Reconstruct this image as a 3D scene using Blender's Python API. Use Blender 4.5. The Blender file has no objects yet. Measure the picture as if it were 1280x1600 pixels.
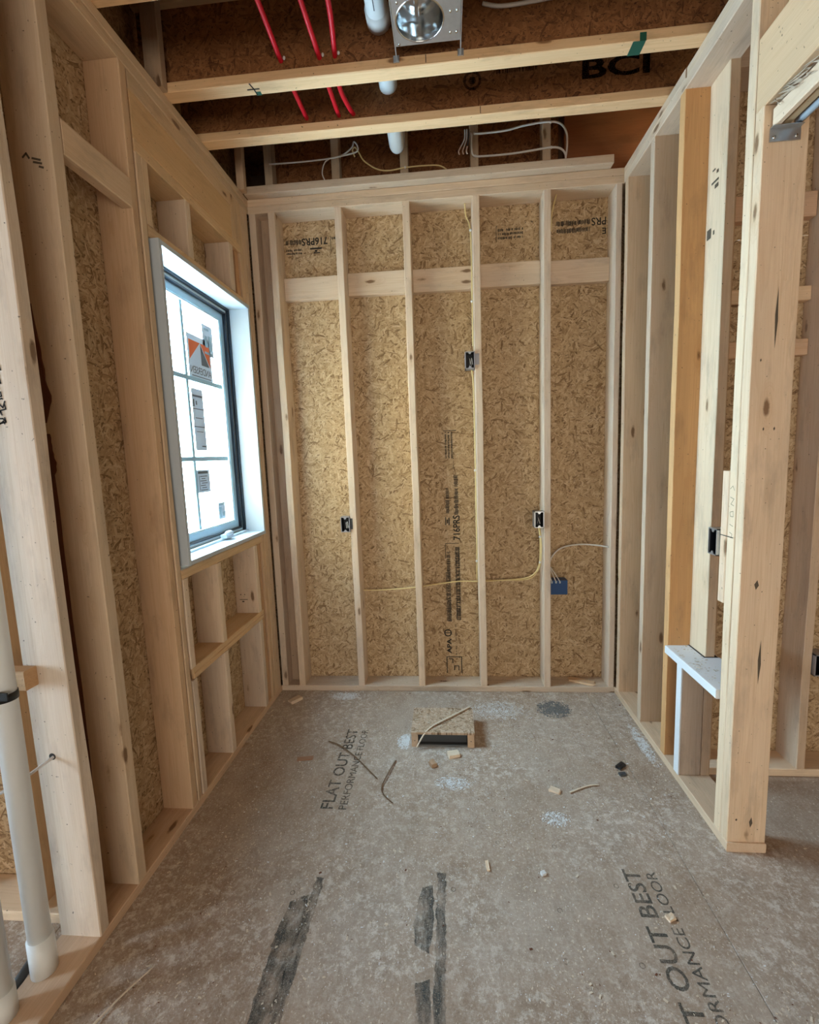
import bpy, bmesh, math, random
from mathutils import Vector, Matrix, noise as mnoise

# ------------------------------------------------------------------ camera
SC = bpy.context.scene
COL = SC.collection
RND = random.Random(11)
PITCH, YAW, ROLL, FPX = 0.1199, 0.0859, -0.0363, 718.3
CAM = Vector((1.0387, -2.8817, 1.55))
_f = Vector((-math.sin(YAW)*math.cos(PITCH), math.cos(YAW)*math.cos(PITCH), -math.sin(PITCH)))
_r = Vector((math.cos(YAW), math.sin(YAW), 0))
_u = _r.cross(_f)
_r2 = _r*math.cos(ROLL) + _u*math.sin(ROLL)
_u2 = -_r*math.sin(ROLL) + _u*math.cos(ROLL)
cd = bpy.data.cameras.new('camera')
cd.sensor_fit = 'VERTICAL'; cd.sensor_height = 36.0; cd.lens = FPX/1600*36
cd.clip_start = 0.02
cam = bpy.data.objects.new('camera', cd); COL.objects.link(cam)
cam.matrix_world = Matrix(((_r2.x, _u2.x, -_f.x, CAM.x), (_r2.y, _u2.y, -_f.y, CAM.y), (_r2.z, _u2.z, -_f.z, CAM.z), (0, 0, 0, 1)))
SC.camera = cam

# ------------------------------------------------------------------ sky, daylight, exposure
wd = bpy.data.worlds.new('overcast_sky'); SC.world = wd; wd.use_nodes = True
wn = wd.node_tree.nodes['Background']
wn.inputs[0].default_value = (0.60, 0.84, 1.03, 1)
wn.inputs[1].default_value = 33.0

def area(name, loc, target, sx, sy, power, color, portal=False):
    l = bpy.data.lights.new(name, 'AREA'); l.shape = 'RECTANGLE'; l.size = sx; l.size_y = sy
    l.energy = power; l.color = color
    if portal: l.cycles.is_portal = True
    o = bpy.data.objects.new(name, l); COL.objects.link(o); o.location = loc
    o.rotation_euler = (Vector(target)-Vector(loc)).to_track_quat('-Z', 'Y').to_euler()
    return o
area('window_portal', (-0.30, -0.565, 1.78), (1, -0.565, 1.78), 0.82, 1.28, 1, (1, 1, 1), True)
# portal guiding sky light through the opening in the far left wall
area('left_opening_portal', (-3.13, -3.025, 1.5), (0, -3.025, 1.5), 0.55, 1.0, 1, (1, 1, 1), True)
# fill lamp added in front of the closed wall behind the camera
area('rear_fill_lamp', (1.5, -6.25, 1.15), (1.3, 0, 1.45), 3.4, 1.6, 66, (1.0, 0.93, 0.80))

SC.view_settings.view_transform = 'Standard'
SC.view_settings.look = 'None'
SC.view_settings.gamma = 1.0
SC.view_settings.use_curve_mapping = False
SC.view_settings.exposure = 0.65
SC.cycles.use_denoising = True
SC.cycles.max_bounces = 10
SC.cycles.diffuse_bounces = 6
SC.cycles.transparent_max_bounces = 12
SC.cycles.caustics_reflective = False
SC.cycles.caustics_refractive = False

# ------------------------------------------------------------------ material helpers
class NT:
    def __init__(self, name):
        self.m = bpy.data.materials.new(name); self.m.use_nodes = True
        self.t = self.m.node_tree; self.t.nodes.clear()
        self.out = self.t.nodes.new('ShaderNodeOutputMaterial')
    def n(self, typ, **kw):
        nd = self.t.nodes.new(typ)
        for k, v in kw.items():
            if k in ('operation', 'blend_type', 'data_type', 'voronoi_dimensions', 'noise_dimensions', 'feature', 'rotation_type', 'distance', 'vector_type'):
                setattr(nd, k, v)
        return nd
    def l(self, a, b): self.t.links.new(a, b)
    def math(self, op, a, b=None, clamp=False):
        nd = self.t.nodes.new('ShaderNodeMath'); nd.operation = op; nd.use_clamp = clamp
        for i, v in enumerate((a, b)):
            if v is None: continue
            if isinstance(v, (int, float)): nd.inputs[i].default_value = v
            else: self.l(v, nd.inputs[i])
        return nd.outputs[0]
    def mix(self, f, a, b, blend='MIX'):
        nd = self.t.nodes.new('ShaderNodeMix'); nd.data_type = 'RGBA'; nd.blend_type = blend
        for i, v in ((0, f), (6, a), (7, b)):
            if isinstance(v, (int, float)): nd.inputs[i].default_value = v
            elif isinstance(v, (tuple, list)): nd.inputs[i].default_value = (*v, 1)
            else: self.l(v, nd.inputs[i])
        return nd.outputs[2]
    def ramp(self, f, stops):
        nd = self.t.nodes.new('ShaderNodeValToRGB'); cr = nd.color_ramp
        while len(cr.elements) < len(stops): cr.elements.new(0.5)
        for e, (p, c) in zip(cr.elements, stops):
            e.position = p; e.color = (*c, 1) if isinstance(c, (tuple, list)) else (c, c, c, 1)
        self.l(f, nd.inputs[0]); return nd.outputs[0]
    def mapping(self, v, loc=(0, 0, 0), rot=(0, 0, 0), scale=(1, 1, 1)):
        nd = self.t.nodes.new('ShaderNodeMapping')
        nd.inputs[1].default_value = loc; nd.inputs[2].default_value = rot; nd.inputs[3].default_value = scale
        self.l(v, nd.inputs[0]); return nd.outputs[0]
    def noise(self, v, scale, detail=2, rough=0.5, dist=0.0):
        nd = self.t.nodes.new('ShaderNodeTexNoise')
        nd.inputs['Scale'].default_value = scale; nd.inputs['Detail'].default_value = detail
        nd.inputs['Roughness'].default_value = rough; nd.inputs['Distortion'].default_value = dist
        self.l(v, nd.inputs['Vector']); return nd.outputs[0]
    def objco(self, offset=True):
        tc = self.t.nodes.new('ShaderNodeTexCoord'); v = tc.outputs['Object']
        oi = self.t.nodes.new('ShaderNodeObjectInfo'); self.oi = oi
        if not offset: return v
        r = self.math('MULTIPLY', oi.outputs['Random'], 61.7)
        cx = self.t.nodes.new('ShaderNodeCombineXYZ')
        self.l(r, cx.inputs[0]); self.l(self.math('MULTIPLY', oi.outputs['Random'], 23.3), cx.inputs[1]); self.l(r, cx.inputs[2])
        ad = self.t.nodes.new('ShaderNodeVectorMath'); ad.operation = 'ADD'
        self.l(v, ad.inputs[0]); self.l(cx.outputs[0], ad.inputs[1])
        return ad.outputs[0]
    def finish(self, col, rough=0.7, metal=0.0, bump=None, bstr=0.2, bdist=0.002, spec=0.3):
        p = self.t.nodes.new('ShaderNodeBsdfPrincipled'); self.p = p
        for key, v in (('Base Color', col), ('Roughness', rough), ('Metallic', metal)):
            if isinstance(v, (int, float)): p.inputs[key].default_value = v
            elif isinstance(v, (tuple, list)): p.inputs[key].default_value = (*v, 1)
            else: self.l(v, p.inputs[key])
        p.inputs['Specular IOR Level'].default_value = spec
        if bump is not None:
            b = self.t.nodes.new('ShaderNodeBump'); b.inputs['Strength'].default_value = bstr
            b.inputs['Distance'].default_value = bdist
            self.l(bump, b.inputs['Height']); self.l(b.outputs[0], p.inputs['Normal'])
        self.l(p.outputs[0], self.out.inputs[0])
        return self.m

def plain(name, col, rough=0.5, metal=0.0, var=0.08, scale=30, spec=0.4):
    t = NT(name); v = t.objco()
    n = t.noise(v, scale, 3)
    c = t.mix(t.math('MULTIPLY', n, var*2), col, tuple(x*0.6 for x in col))
    return t.finish(c, rough, metal, n, 0.05, 0.001, spec)

def lumber(axis):
    t = NT('pine_lumber_grain_' + axis); v = t.objco()
    i = 'xyz'.index(axis)
    def sc(along, across): return tuple(along if k == i else across for k in range(3))
    # knots
    kv = t.mapping(v, scale=sc(3.3, 10.5))
    vo = t.n('ShaderNodeTexVoronoi'); vo.inputs['Scale'].default_value = 1.0; t.l(kv, vo.inputs['Vector'])
    sep = t.n('ShaderNodeSeparateColor'); t.l(vo.outputs['Color'], sep.inputs[0])
    on = t.math('GREATER_THAN', sep.outputs[0], 0.30)
    d = t.math('ADD', vo.outputs['Distance'], t.math('MULTIPLY', t.math('SUBTRACT', t.noise(v, 40, 2), 0.5), 0.09))
    knot = t.math('MULTIPLY', t.ramp(d, ((0.08, 1.0), (0.135, 0.0))), on)
    halo = t.math('MULTIPLY', t.ramp(d, ((0.05, 1.0), (0.34, 0.0))), on)
    # grain, pushed aside round the knots
    warp = t.math('MULTIPLY', halo, 0.6)
    gv = t.mapping(v, scale=sc(0.55, 17))
    ad = t.n('ShaderNodeVectorMath'); ad.operation = 'ADD'; t.l(gv, ad.inputs[0]); t.l(warp, ad.inputs[1])
    g1 = t.noise(ad.outputs[0], 1.0, 3, 0.55, 0.5)
    band = t.math('FRACT', t.math('MULTIPLY', g1, 6.0))
    band = t.ramp(band, ((0.0, 0.1), (0.75, 0.55), (0.93, 1.0), (1.0, 0.1)))
    g2 = t.noise(t.mapping(v, scale=sc(6, 330)), 1.0, 3, 0.6)
    big = t.noise(t.mapping(v, scale=sc(1.3, 7)), 1.0, 2)
    c = t.mix(t.math('MULTIPLY', band, 0.42), (0.725, 0.585, 0.455), (0.57, 0.41, 0.275))
    c = t.mix(t.math('MULTIPLY', t.math('SUBTRACT', g2, 0.36, True), 0.85), c, (0.46, 0.31, 0.185))
    c = t.mix(t.ramp(big, ((0.45, 0.0), (0.72, 0.50))), c, (0.53, 0.435, 0.345))
    c = t.mix(t.math('MULTIPLY', halo, 0.30), c, (0.52, 0.31, 0.16))
    c = t.mix(t.math('MULTIPLY', knot, 0.85), c, (0.15, 0.075, 0.035))
    # nail specks, scuffs and mill dirt
    sp = t.noise(v, 95, 1)
    c = t.mix(t.ramp(sp, ((0.755, 0.0), (0.79, 0.75))), c, (0.05, 0.035, 0.025))
    dirt = t.noise(t.mapping(v, scale=sc(3.5, 12)), 1.0, 5, 0.65)
    c = t.mix(t.ramp(dirt, ((0.53, 0.0), (0.72, 0.50))), c, (0.34, 0.265, 0.21))
    c = t.mix(1.0, c, t.oi.outputs['Color'], 'MULTIPLY')
    return t.finish(c, 0.72, 0, t.math('ADD', g2, t.math('MULTIPLY', band, 0.4)), 0.25, 0.0012, 0.25)

def osb(name, nrm, tint=(1, 1, 1), dark=0.0):
    t = NT(name); v = t.objco(False)
    sx = t.n('ShaderNodeSeparateXYZ'); t.l(v, sx.inputs[0])
    ab = [k for k in range(3) if k != 'xyz'.index(nrm)]
    cb = t.n('ShaderNodeCombineXYZ'); t.l(sx.outputs[ab[0]], cb.inputs[0]); t.l(sx.outputs[ab[1]], cb.inputs[1])
    r = t.math('MULTIPLY', t.oi.outputs['Random'], 37.0); t.l(r, cb.inputs[2])
    rr = t.n('ShaderNodeVectorMath'); rr.operation = 'ADD'
    cc = t.n('ShaderNodeCombineXYZ'); t.l(r, cc.inputs[0]); t.l(r, cc.inputs[1])
    t.l(cb.outputs[0], rr.inputs[0]); t.l(cc.outputs[0], rr.inputs[1]); uv = rr.outputs[0]
    wob = t.n('ShaderNodeTexNoise'); wob.inputs['Scale'].default_value = 9; wob.inputs['Detail'].default_value = 2; t.l(uv, wob.inputs['Vector'])
    wv = t.n('ShaderNodeVectorMath'); wv.operation = 'MULTIPLY_ADD'
    t.l(wob.outputs[1], wv.inputs[0]); wv.inputs[1].default_value = (0.035, 0.035, 0); t.l(uv, wv.inputs[2])
    best = h = None
    for k, (ang, su, sv) in enumerate(((8, 20, 105), (47, 24, 120), (88, 21, 98), (120, 25, 125), (150, 20, 110))):
        mv = t.mapping(wv.outputs[0], loc=(k*3.7, k*1.9, 0), rot=(0, 0, math.radians(ang)), scale=(1, 1, 1))
        mv = t.mapping(mv, scale=(su, sv, 1))
        vo = t.n('ShaderNodeTexVoronoi', voronoi_dimensions='2D'); vo.inputs['Scale'].default_value = 1.0
        vo.inputs['Randomness'].default_value = 1.0
        t.l(mv, vo.inputs['Vector'])
        s = t.n('ShaderNodeSeparateColor'); t.l(vo.outputs['Color'], s.inputs[0])
        gr = t.noise(t.mapping(mv, scale=(0.4, 4.5, 1)), 1.0, 2)
        tone = t.math('ADD', t.math('MULTIPLY', s.outputs[1], 0.72), t.math('MULTIPLY', gr, 0.30))
        edge = t.ramp(vo.outputs['Distance'], ((0.40, 1.0), (0.68, 0.72)))
        tone = t.math('MULTIPLY', tone, edge)
        if best is None: best, h = tone, s.outputs[0]
        else:
            gt = t.math('GREATER_THAN', s.outputs[0], h)
            best = t.math('ADD', t.math('MULTIPLY', gt, tone), t.math('MULTIPLY', t.math('SUBTRACT', 1.0, gt), best))
            h = t.math('MAXIMUM', h, s.outputs[0])
    M = lambda c: tuple(a*b for a, b in zip(c, tint))
    c = t.ramp(best, ((0.10, M((0.17, 0.095, 0.042))), (0.27, M((0.41, 0.275, 0.15))), (0.6, M((0.52, 0.37, 0.22))), (0.95, M((0.64, 0.49, 0.32)))))
    spk = t.noise(t.mapping(wv.outputs[0], scale=(1, 1.8, 1)), 75, 2, 0.6)
    c = t.mix(t.ramp(spk, ((0.61, 0.0), (0.66, 0.75))), c, M((0.10, 0.055, 0.025)))
    if dark: c = t.mix(dark, c, (0.02, 0.012, 0.008))
    return t.finish(c, 0.7, 0, t.math('ADD', best, t.math('MULTIPLY', h, 0.6)), 0.35, 0.002, 0.3)

def floor_mat():
    t = NT('dusty_subfloor'); t.oi = t.n('ShaderNodeObjectInfo')
    geo = t.n('ShaderNodeNewGeometry'); v = geo.outputs['Position']
    fine = t.noise(v, 300, 3, 0.7)
    grit = t.noise(v, 110, 3, 0.65)
    mid = t.noise(t.mapping(v, scale=(11, 7, 1)), 1.0, 6, 0.7)
    strand = t.noise(t.mapping(v, rot=(0, 0, 0.5), scale=(70, 20, 1)), 1.0, 3, 0.6, 1.2)
    big = t.noise(v, 1.7, 3, 0.55)
    c = t.ramp(mid, ((0.28, (0.255, 0.172, 0.118)), (0.5, (0.355, 0.258, 0.188)), (0.75, (0.445, 0.345, 0.272))))
    c = t.mix(t.ramp(strand, ((0.50, 0.0), (0.68, 0.38))), c, (0.51, 0.42, 0.335))
    c = t.mix(t.ramp(grit, ((0.52, 0.0), (0.66, 0.45))), c, (0.56, 0.49, 0.42))
    c = t.mix(t.ramp(grit, ((0.30, 0.55), (0.42, 0.0))), c, (0.15, 0.105, 0.075))
    c = t.mix(t.ramp(fine, ((0.55, 0.0), (0.75, 0.50))), c, (0.60, 0.53, 0.46))
    c = t.mix(t.ramp(fine, ((0.26, 0.50), (0.42, 0.0))), c, (0.13, 0.09, 0.065))
    c = t.mix(t.ramp(big, ((0.42, 0.0), (0.70, 0.40))), c, (0.47, 0.415, 0.36))
    # patches of white drywall dust, gathered in trodden areas
    pat = t.noise(v, 26.0, 7, 0.82)
    reg = t.noise(t.mapping(v, loc=(3.1, 7.7, 0)), 1.25, 2)
    m = t.math('MULTIPLY', t.ramp(pat, ((0.50, 0.0), (0.60, 0.85))), t.ramp(reg, ((0.40, 0.0), (0.58, 1.0))))
    c = t.mix(m, c, (0.66, 0.60, 0.54))
    spk = t.noise(t.mapping(v, scale=(1.6, 1, 1)), 62, 3, 0.6)
    c = t.mix(t.ramp(spk, ((0.62, 0.0), (0.66, 0.75))), c, (0.66, 0.59, 0.50))
    return t.finish(c, 0.66, 0, t.math('ADD', t.math('ADD', fine, grit), mid), 0.4, 0.002, 0.3)

MAT = {}
for a in 'xyz':
    MAT['l'+a] = lumber(a)
    MAT['o'+a] = osb('strand_board_' + a, a)
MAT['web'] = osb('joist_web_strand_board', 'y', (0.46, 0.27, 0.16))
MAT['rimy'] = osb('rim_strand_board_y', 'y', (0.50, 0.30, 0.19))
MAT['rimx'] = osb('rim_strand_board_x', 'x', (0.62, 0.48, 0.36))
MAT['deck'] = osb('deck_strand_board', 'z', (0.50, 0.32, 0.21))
MAT['floor'] = floor_mat()
MAT['jamb'] = plain('sky_tinted_white_jamb', (0.46, 0.52, 0.575), 0.45, 0, 0.03)  # white primer; the blue is sky light put into the colour
MAT['sill'] = plain('white_painted_board', (0.80, 0.82, 0.84), 0.55, 0, 0.10, 14)
MAT['dark_frame'] = plain('black_window_frame', (0.012, 0.02, 0.032), 0.35)
MAT['sash'] = plain('grey_blue_sash', (0.34, 0.50, 0.60), 0.45)
MAT['sash_light'] = plain('pale_sash_liner', (0.62, 0.74, 0.80), 0.4)
MAT['muntin'] = plain('flare_lightened_muntin', (0.36, 0.56, 0.66), 0.45)  # lightened, as the sash is, to put window flare into the colour
MAT['steel'] = plain('galvanised_steel', (0.56, 0.58, 0.60), 0.35, 0.85, 0.25, 60)
MAT['can'] = plain('polished_can', (0.66, 0.68, 0.69), 0.16, 1.0, 0.15, 9)
MAT['navy'] = plain('black_box_inside', (0.006, 0.007, 0.012), 0.5)
MAT['boxgrey'] = plain('grey_box_rim', (0.36, 0.36, 0.40), 0.4, 0.3)
MAT['blue'] = plain('blue_box_plastic', (0.012, 0.06, 0.19), 0.4)
MAT['white_pvc'] = plain('white_pipe_plastic', (0.76, 0.78, 0.78), 0.35, 0, 0.05)
MAT['red'] = plain('red_tubing', (0.60, 0.012, 0.025), 0.35)
MAT['yellow'] = plain('yellow_cable_sheath', (0.74, 0.59, 0.29), 0.45)
MAT['white_cable'] = plain('white_cable_sheath', (0.70, 0.68, 0.66), 0.45)
MAT['copper'] = plain('bare_wire_end', (0.80, 0.62, 0.52), 0.3, 0.4)
MAT['ink'] = plain('black_ink', (0.022, 0.019, 0.016), 0.8)
MAT['ink_brown'] = plain('faded_ink', (0.10, 0.075, 0.05), 0.8)
MAT['green'] = plain('green_paint', (0.012, 0.085, 0.055), 0.6)
MAT['black'] = plain('black_plastic', (0.012, 0.012, 0.013), 0.5)
MAT['dgrey'] = plain('dark_grey_plastic', (0.06, 0.065, 0.07), 0.5)
MAT['foil'] = plain('grey_dust_clump', (0.22, 0.22, 0.215), 0.9, 0, 0.4, 50)
MAT['chip'] = plain('pale_wood_chips', (0.72, 0.62, 0.49), 0.8, 0, 0.25, 40)
MAT['plaster'] = plain('white_plaster_crumb', (0.76, 0.77, 0.78), 0.9)
MAT['bark'] = plain('reddish_bark', (0.17, 0.06, 0.03), 0.9, 0, 0.4, 40)
MAT['twig'] = plain('brown_twig', (0.20, 0.125, 0.075), 0.9, 0, 0.4, 40)
MAT['lid'] = osb('dusty_lid_strand_board', 'z', (0.92, 0.95, 1.12))
MAT['fibre'] = plain('torn_wood_fibre', (0.50, 0.385, 0.28), 0.9, 0, 0.3, 40)
MAT['pink'] = plain('pink_insulation', (0.62, 0.25, 0.23), 0.95, 0, 0.4, 20)
MAT['orange'] = plain('orange_print', (0.80, 0.16, 0.04), 0.6)
MAT['char'] = plain('charcoal_print', (0.10, 0.11, 0.13), 0.6)
MAT['lvl'] = MAT['ly']

def paper_mat():
    t = NT('sticker_paper'); v = t.objco(); n = t.noise(v, 60, 2)
    d = t.n('ShaderNodeBsdfDiffuse'); d.inputs[0].default_value = (0.64, 0.74, 0.84, 1)
    tr = t.n('ShaderNodeBsdfTranslucent'); tr.inputs[0].default_value = (0.017, 0.020, 0.022, 1)
    a = t.n('ShaderNodeAddShader'); t.l(d.outputs[0], a.inputs[0]); t.l(tr.outputs[0], a.inputs[1])
    t.l(a.outputs[0], t.out.inputs[0]); return t.m
MAT['paper'] = paper_mat()
def glass_mat():
    t = NT('window_glass')
    g = t.n('ShaderNodeBsdfGlossy'); g.inputs['Roughness'].default_value = 0.02
    tr = t.n('ShaderNodeBsdfTransparent'); tr.inputs[0].default_value = (0.95, 0.98, 0.98, 1)
    f = t.n('ShaderNodeLayerWeight'); f.inputs[0].default_value = 0.5
    k = t.math('ADD', t.math('MULTIPLY', t.math('POWER', f.outputs[1], 5.0), 0.6), 0.03)
    mx = t.n('ShaderNodeMixShader'); t.l(k, mx.inputs[0]); t.l(tr.outputs[0], mx.inputs[1]); t.l(g.outputs[0], mx.inputs[2])
    t.l(mx.outputs[0], t.out.inputs[0]); return t.m
MAT['glass'] = glass_mat()
def smear_mat(nm, lo, hi, col):
    t = NT(nm); geo = t.n('ShaderNodeNewGeometry'); v = geo.outputs['Position']
    n = t.noise(t.mapping(v, scale=(26, 9, 1)), 1.0, 5, 0.7)
    n2 = t.noise(v, 260, 2, 0.6)
    k = t.math('MULTIPLY', t.ramp(n, ((0.40, lo), (0.62, hi))), t.ramp(n2, ((0.50, 1.0), (0.66, 0.35))))
    d = t.n('ShaderNodeBsdfDiffuse'); d.inputs[0].default_value = (*col, 1)
    tr = t.n('ShaderNodeBsdfTransparent')
    mx = t.n('ShaderNodeMixShader'); t.l(k, mx.inputs[0]); t.l(tr.outputs[0], mx.inputs[1]); t.l(d.outputs[0], mx.inputs[2])
    t.l(mx.outputs[0], t.out.inputs[0]); return t.m
MAT['smear'] = smear_mat('smeared_ink_on_floor', 0.78, 0.08, (0.10, 0.105, 0.098))
MAT['floor_ink'] = smear_mat('scuffed_floor_ink', 0.58, 0.22, (0.10, 0.10, 0.088))
MAT['web_ink'] = smear_mat('faded_web_ink', 0.9, 0.55, (0.012, 0.008, 0.006))

# ------------------------------------------------------------------ object helpers
def wloc(o):
    p = Vector((0, 0, 0))
    while o is not None: p += Vector(o.location); o = o.parent
    return p
def put(o, parent, world):
    if parent is not None:
        o.parent = parent; o.location = Vector(world) - wloc(parent)
    else: o.location = world
def empty(name, loc, kind=None, label=None, cat=None, group=None):
    o = bpy.data.objects.new(name, None); COL.objects.link(o); o.location = loc; o.empty_display_size = 0.05
    tag(o, label, cat, group, kind); return o
def tag(o, label=None, cat=None, group=None, kind=None):
    if label: o['label'] = label
    if cat: o['category'] = cat
    if group: o['group'] = group
    if kind: o['kind'] = kind
    return o
def mesh_obj(name, verts, faces, mat, parent=None, loc=(0, 0, 0), smooth=False):
    """verts in world space; origin goes to loc"""
    L = Vector(loc); me = bpy.data.meshes.new(name)
    me.from_pydata([tuple(Vector(v)-L) for v in verts], [], faces)
    me.materials.append(MAT[mat] if isinstance(mat, str) else mat)
    if smooth:
        for p in me.polygons: p.use_smooth = True
    me.update(); o = bpy.data.objects.new(name, me); COL.objects.link(o); put(o, parent, L); return o
def rtint(lo=0.86, hi=1.06, warm=0.05):
    b = RND.uniform(lo, hi); w = RND.uniform(-warm, warm)
    return (b*(1+w*0.4), b, b*(1-w), 1)
WARM = (1.0, 0.86, 0.66, 1); ORANGE = (0.98, 0.69, 0.40, 1); PALE = (1.04, 1.10, 1.18, 1); GREY = (0.80, 0.84, 0.90, 1)

def board(name, x, y, z, axis='z', parent=None, tint=None, mat=None, seg=None, jit=0.0009, ch=0.0028, wane=0.0):
    x, y, z = sorted(x), sorted(y), sorted(z)
    lo = (x[0], y[0], z[0]); hi = (x[1], y[1], z[1])
    c = Vector([(a+b)/2 for a, b in zip(lo, hi)]); h = [(b-a)/2 for a, b in zip(lo, hi)]
    i = 'xyz'.index(axis); j, k = [(1, 2), (2, 0), (0, 1)][i]
    if seg is None: seg = max(1, min(8, int(2*h[i]/0.38)))
    ch = min(ch, h[j]*0.4, h[k]*0.4)
    prof = [(1, -1, 0), (1, 1, 0), (1, 1, 1), (-1, 1, 1), (-1, 1, 0), (-1, -1, 0), (-1, -1, 1), (1, -1, 1)]
    pj = [h[j], h[j], h[j]-ch, -(h[j]-ch), -h[j], -h[j], -(h[j]-ch), h[j]-ch]
    pk = [-(h[k]-ch), h[k]-ch, h[k], h[k], h[k]-ch, -(h[k]-ch), -h[k], -h[k]]
    vs, fs = [], []
    rr = random.Random(int((c.x*131+c.y*57+c.z*17)*1000) & 0xffffff)
    for s in range(seg+1):
        t = -h[i] + 2*h[i]*s/seg
        oj, ok = (rr.uniform(-jit, jit), rr.uniform(-jit, jit)) if 0 < s < seg else (0, 0)
        w = wane*rr.uniform(0, 1) if wane else 0
        for q in range(8):
            v = [0, 0, 0]; v[i] = t; v[j] = pj[q]+oj; v[k] = pk[q]+ok
            if w and q in (1, 2): v[j] -= w; v[k] -= w*0.5
            vs.append(Vector(v)+c)
    for s in range(seg):
        for q in range(8):
            a = s*8+q; b = s*8+(q+1) % 8
            fs.append((a, b, b+8, a+8))
    fs.append(tuple(range(7, -1, -1))); fs.append(tuple(seg*8+q for q in range(8)))
    o = mesh_obj(name, vs, fs, mat or ('l'+axis), parent, c)
    o.color = tint or rtint()
    return o
def panel(name, x, y, z, nrm, parent, mat=None, tint=None):
    return board(name, x, y, z, 'xyz'[('xyz'.index(nrm)+1) % 3], parent, tint, mat or 'o'+nrm, seg=1, ch=0.0015)
def multi(name, boxes, mat, parent=None, loc=None):
    vs, fs = [], []
    for (x, y, z) in boxes:
        b = len(vs); x, y, z = sorted(x), sorted(y), sorted(z)
        vs += [(i, j, k) for i in x for j in y for k in z]
        fs += [tuple(b+q for q in f) for f in ((0, 1, 3, 2), (4, 6, 7, 5), (0, 4, 5, 1), (2, 3, 7, 6), (0, 2, 6, 4), (1, 5, 7, 3))]
    c = loc or Vector([sum(v[i] for v in vs)/len(vs) for i in range(3)])
    return mesh_obj(name, vs, fs, mat, parent, c)
def spline(pts, n=8):
    P = [Vector(p) for p in pts]; out = []
    for i in range(len(P)-1):
        p0 = P[max(i-1, 0)]; p1 = P[i]; p2 = P[i+1]; p3 = P[min(i+2, len(P)-1)]
        for s in range(n):
            t = s/n
            out.append(0.5*((2*p1)+(p2-p0)*t+(2*p0-5*p1+4*p2-p3)*t*t+(3*p1-p0-3*p2+p3)*t**3))
    out.append(P[-1]); return out
def tube(name, pts, r, mat, parent=None, n=8, ring=8, smooth_path=True, r2=None, caps=True, flat=1.0):
    P = spline(pts, n) if smooth_path else [Vector(p) for p in pts]
    vs, fs = [], []; N = None
    for i, p in enumerate(P):
        d = (P[min(i+1, len(P)-1)]-P[max(i-1, 0)]).normalized()
        if N is None:
            N = d.cross(Vector((0, 0, 1)))
            if N.length < 0.05: N = d.cross(Vector((0, 1, 0)))
        else: N = N - d*N.dot(d)
        N.normalize(); B = d.cross(N)
        rad = r if r2 is None else r+(r2-r)*i/(len(P)-1)
        for k in range(ring):
            a = 2*math.pi*k/ring
            vs.append(p+N*math.cos(a)*rad+B*math.sin(a)*rad*flat)
    for i in range(len(P)-1):
        for k in range(ring):
            a = i*ring+k; b = i*ring+(k+1) % ring
            fs.append((a, b, b+ring, a+ring))
    if caps:
        fs.append(tuple(range(ring-1, -1, -1))); fs.append(tuple((len(P)-1)*ring+k for k in range(ring)))
    return mesh_obj(name, vs, fs, mat, parent, P[0], True)
def text(name, s, size, origin, ax, ay, mat, parent, width=None, spacing=1.0, bold=0.0):
    cu = bpy.data.curves.new(name, 'FONT'); cu.body = s; cu.size = size; cu.extrude = 0.0002; cu.space_character = spacing
    cu.offset = bold; cu.resolution_u = 3
    tmp = bpy.data.objects.new('tmp_text', cu); COL.objects.link(tmp)
    dg = bpy.context.evaluated_depsgraph_get(); dg.update()
    me = bpy.data.meshes.new_from_object(tmp.evaluated_get(dg)); bpy.data.objects.remove(tmp)
    ax = Vector(ax); ay = Vector(ay); az = ax.cross(ay)
    xs = [v.co.x for v in me.vertices]; w = max(xs)-min(xs); k = (width/w) if width else 1.0
    M = Matrix((ax*k, ay, az)).transposed()
    for v in me.vertices: v.co = M @ v.co
    me.materials.clear(); me.materials.append(MAT[mat]); me.name = name
    o = bpy.data.objects.new(name, me); COL.objects.link(o); put(o, parent, origin); return o
def marks(name, rects, origin, ax, ay, mat, parent, th=0.0004):
    """flat printed bars: rects (u0,v0,u1,v1) in the ax/ay frame"""
    ax = Vector(ax); ay = Vector(ay); az = ax.cross(ay).normalized(); O = Vector(origin); vs, fs = [], []
    for (a, b, c, d) in rects:
        k = len(vs)
        for zz in (0, th):
            vs += [O+ax*a+ay*b+az*zz, O+ax*c+ay*b+az*zz, O+ax*c+ay*d+az*zz, O+ax*a+ay*d+az*zz]
        fs += [(k+4, k+5, k+6, k+7), (k, k+1, k+5, k+4), (k+1, k+2, k+6, k+5), (k+2, k+3, k+7, k+6), (k+3, k, k+4, k+7)]
    return mesh_obj(name, vs, fs, mat, parent, O)
def strokes(name, lines, w, origin, ax, ay, mat, parent, th=0.0005):
    ax = Vector(ax); ay = Vector(ay); az = ax.cross(ay).normalized(); O = Vector(origin); vs, fs = [], []
    for ln in lines:
        for (a, b), (c, d) in zip(ln[:-1], ln[1:]):
            D = Vector((c-a, d-b, 0)); 
            if D.length < 1e-6: continue
            D.normalize(); nx, ny = -D.y*w/2, D.x*w/2; ex, ey = D.x*w/3, D.y*w/3; k = len(vs)
            for (p, q) in ((a-ex+nx, b-ey+ny), (a-ex-nx, b-ey-ny), (c+ex-nx, d+ey-ny), (c+ex+nx, d+ey+ny)):
                vs.append(O+ax*p+ay*q+az*th)
            fs.append((k, k+1, k+2, k+3))
    return mesh_obj(name, vs, fs, mat, parent, O)
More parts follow.
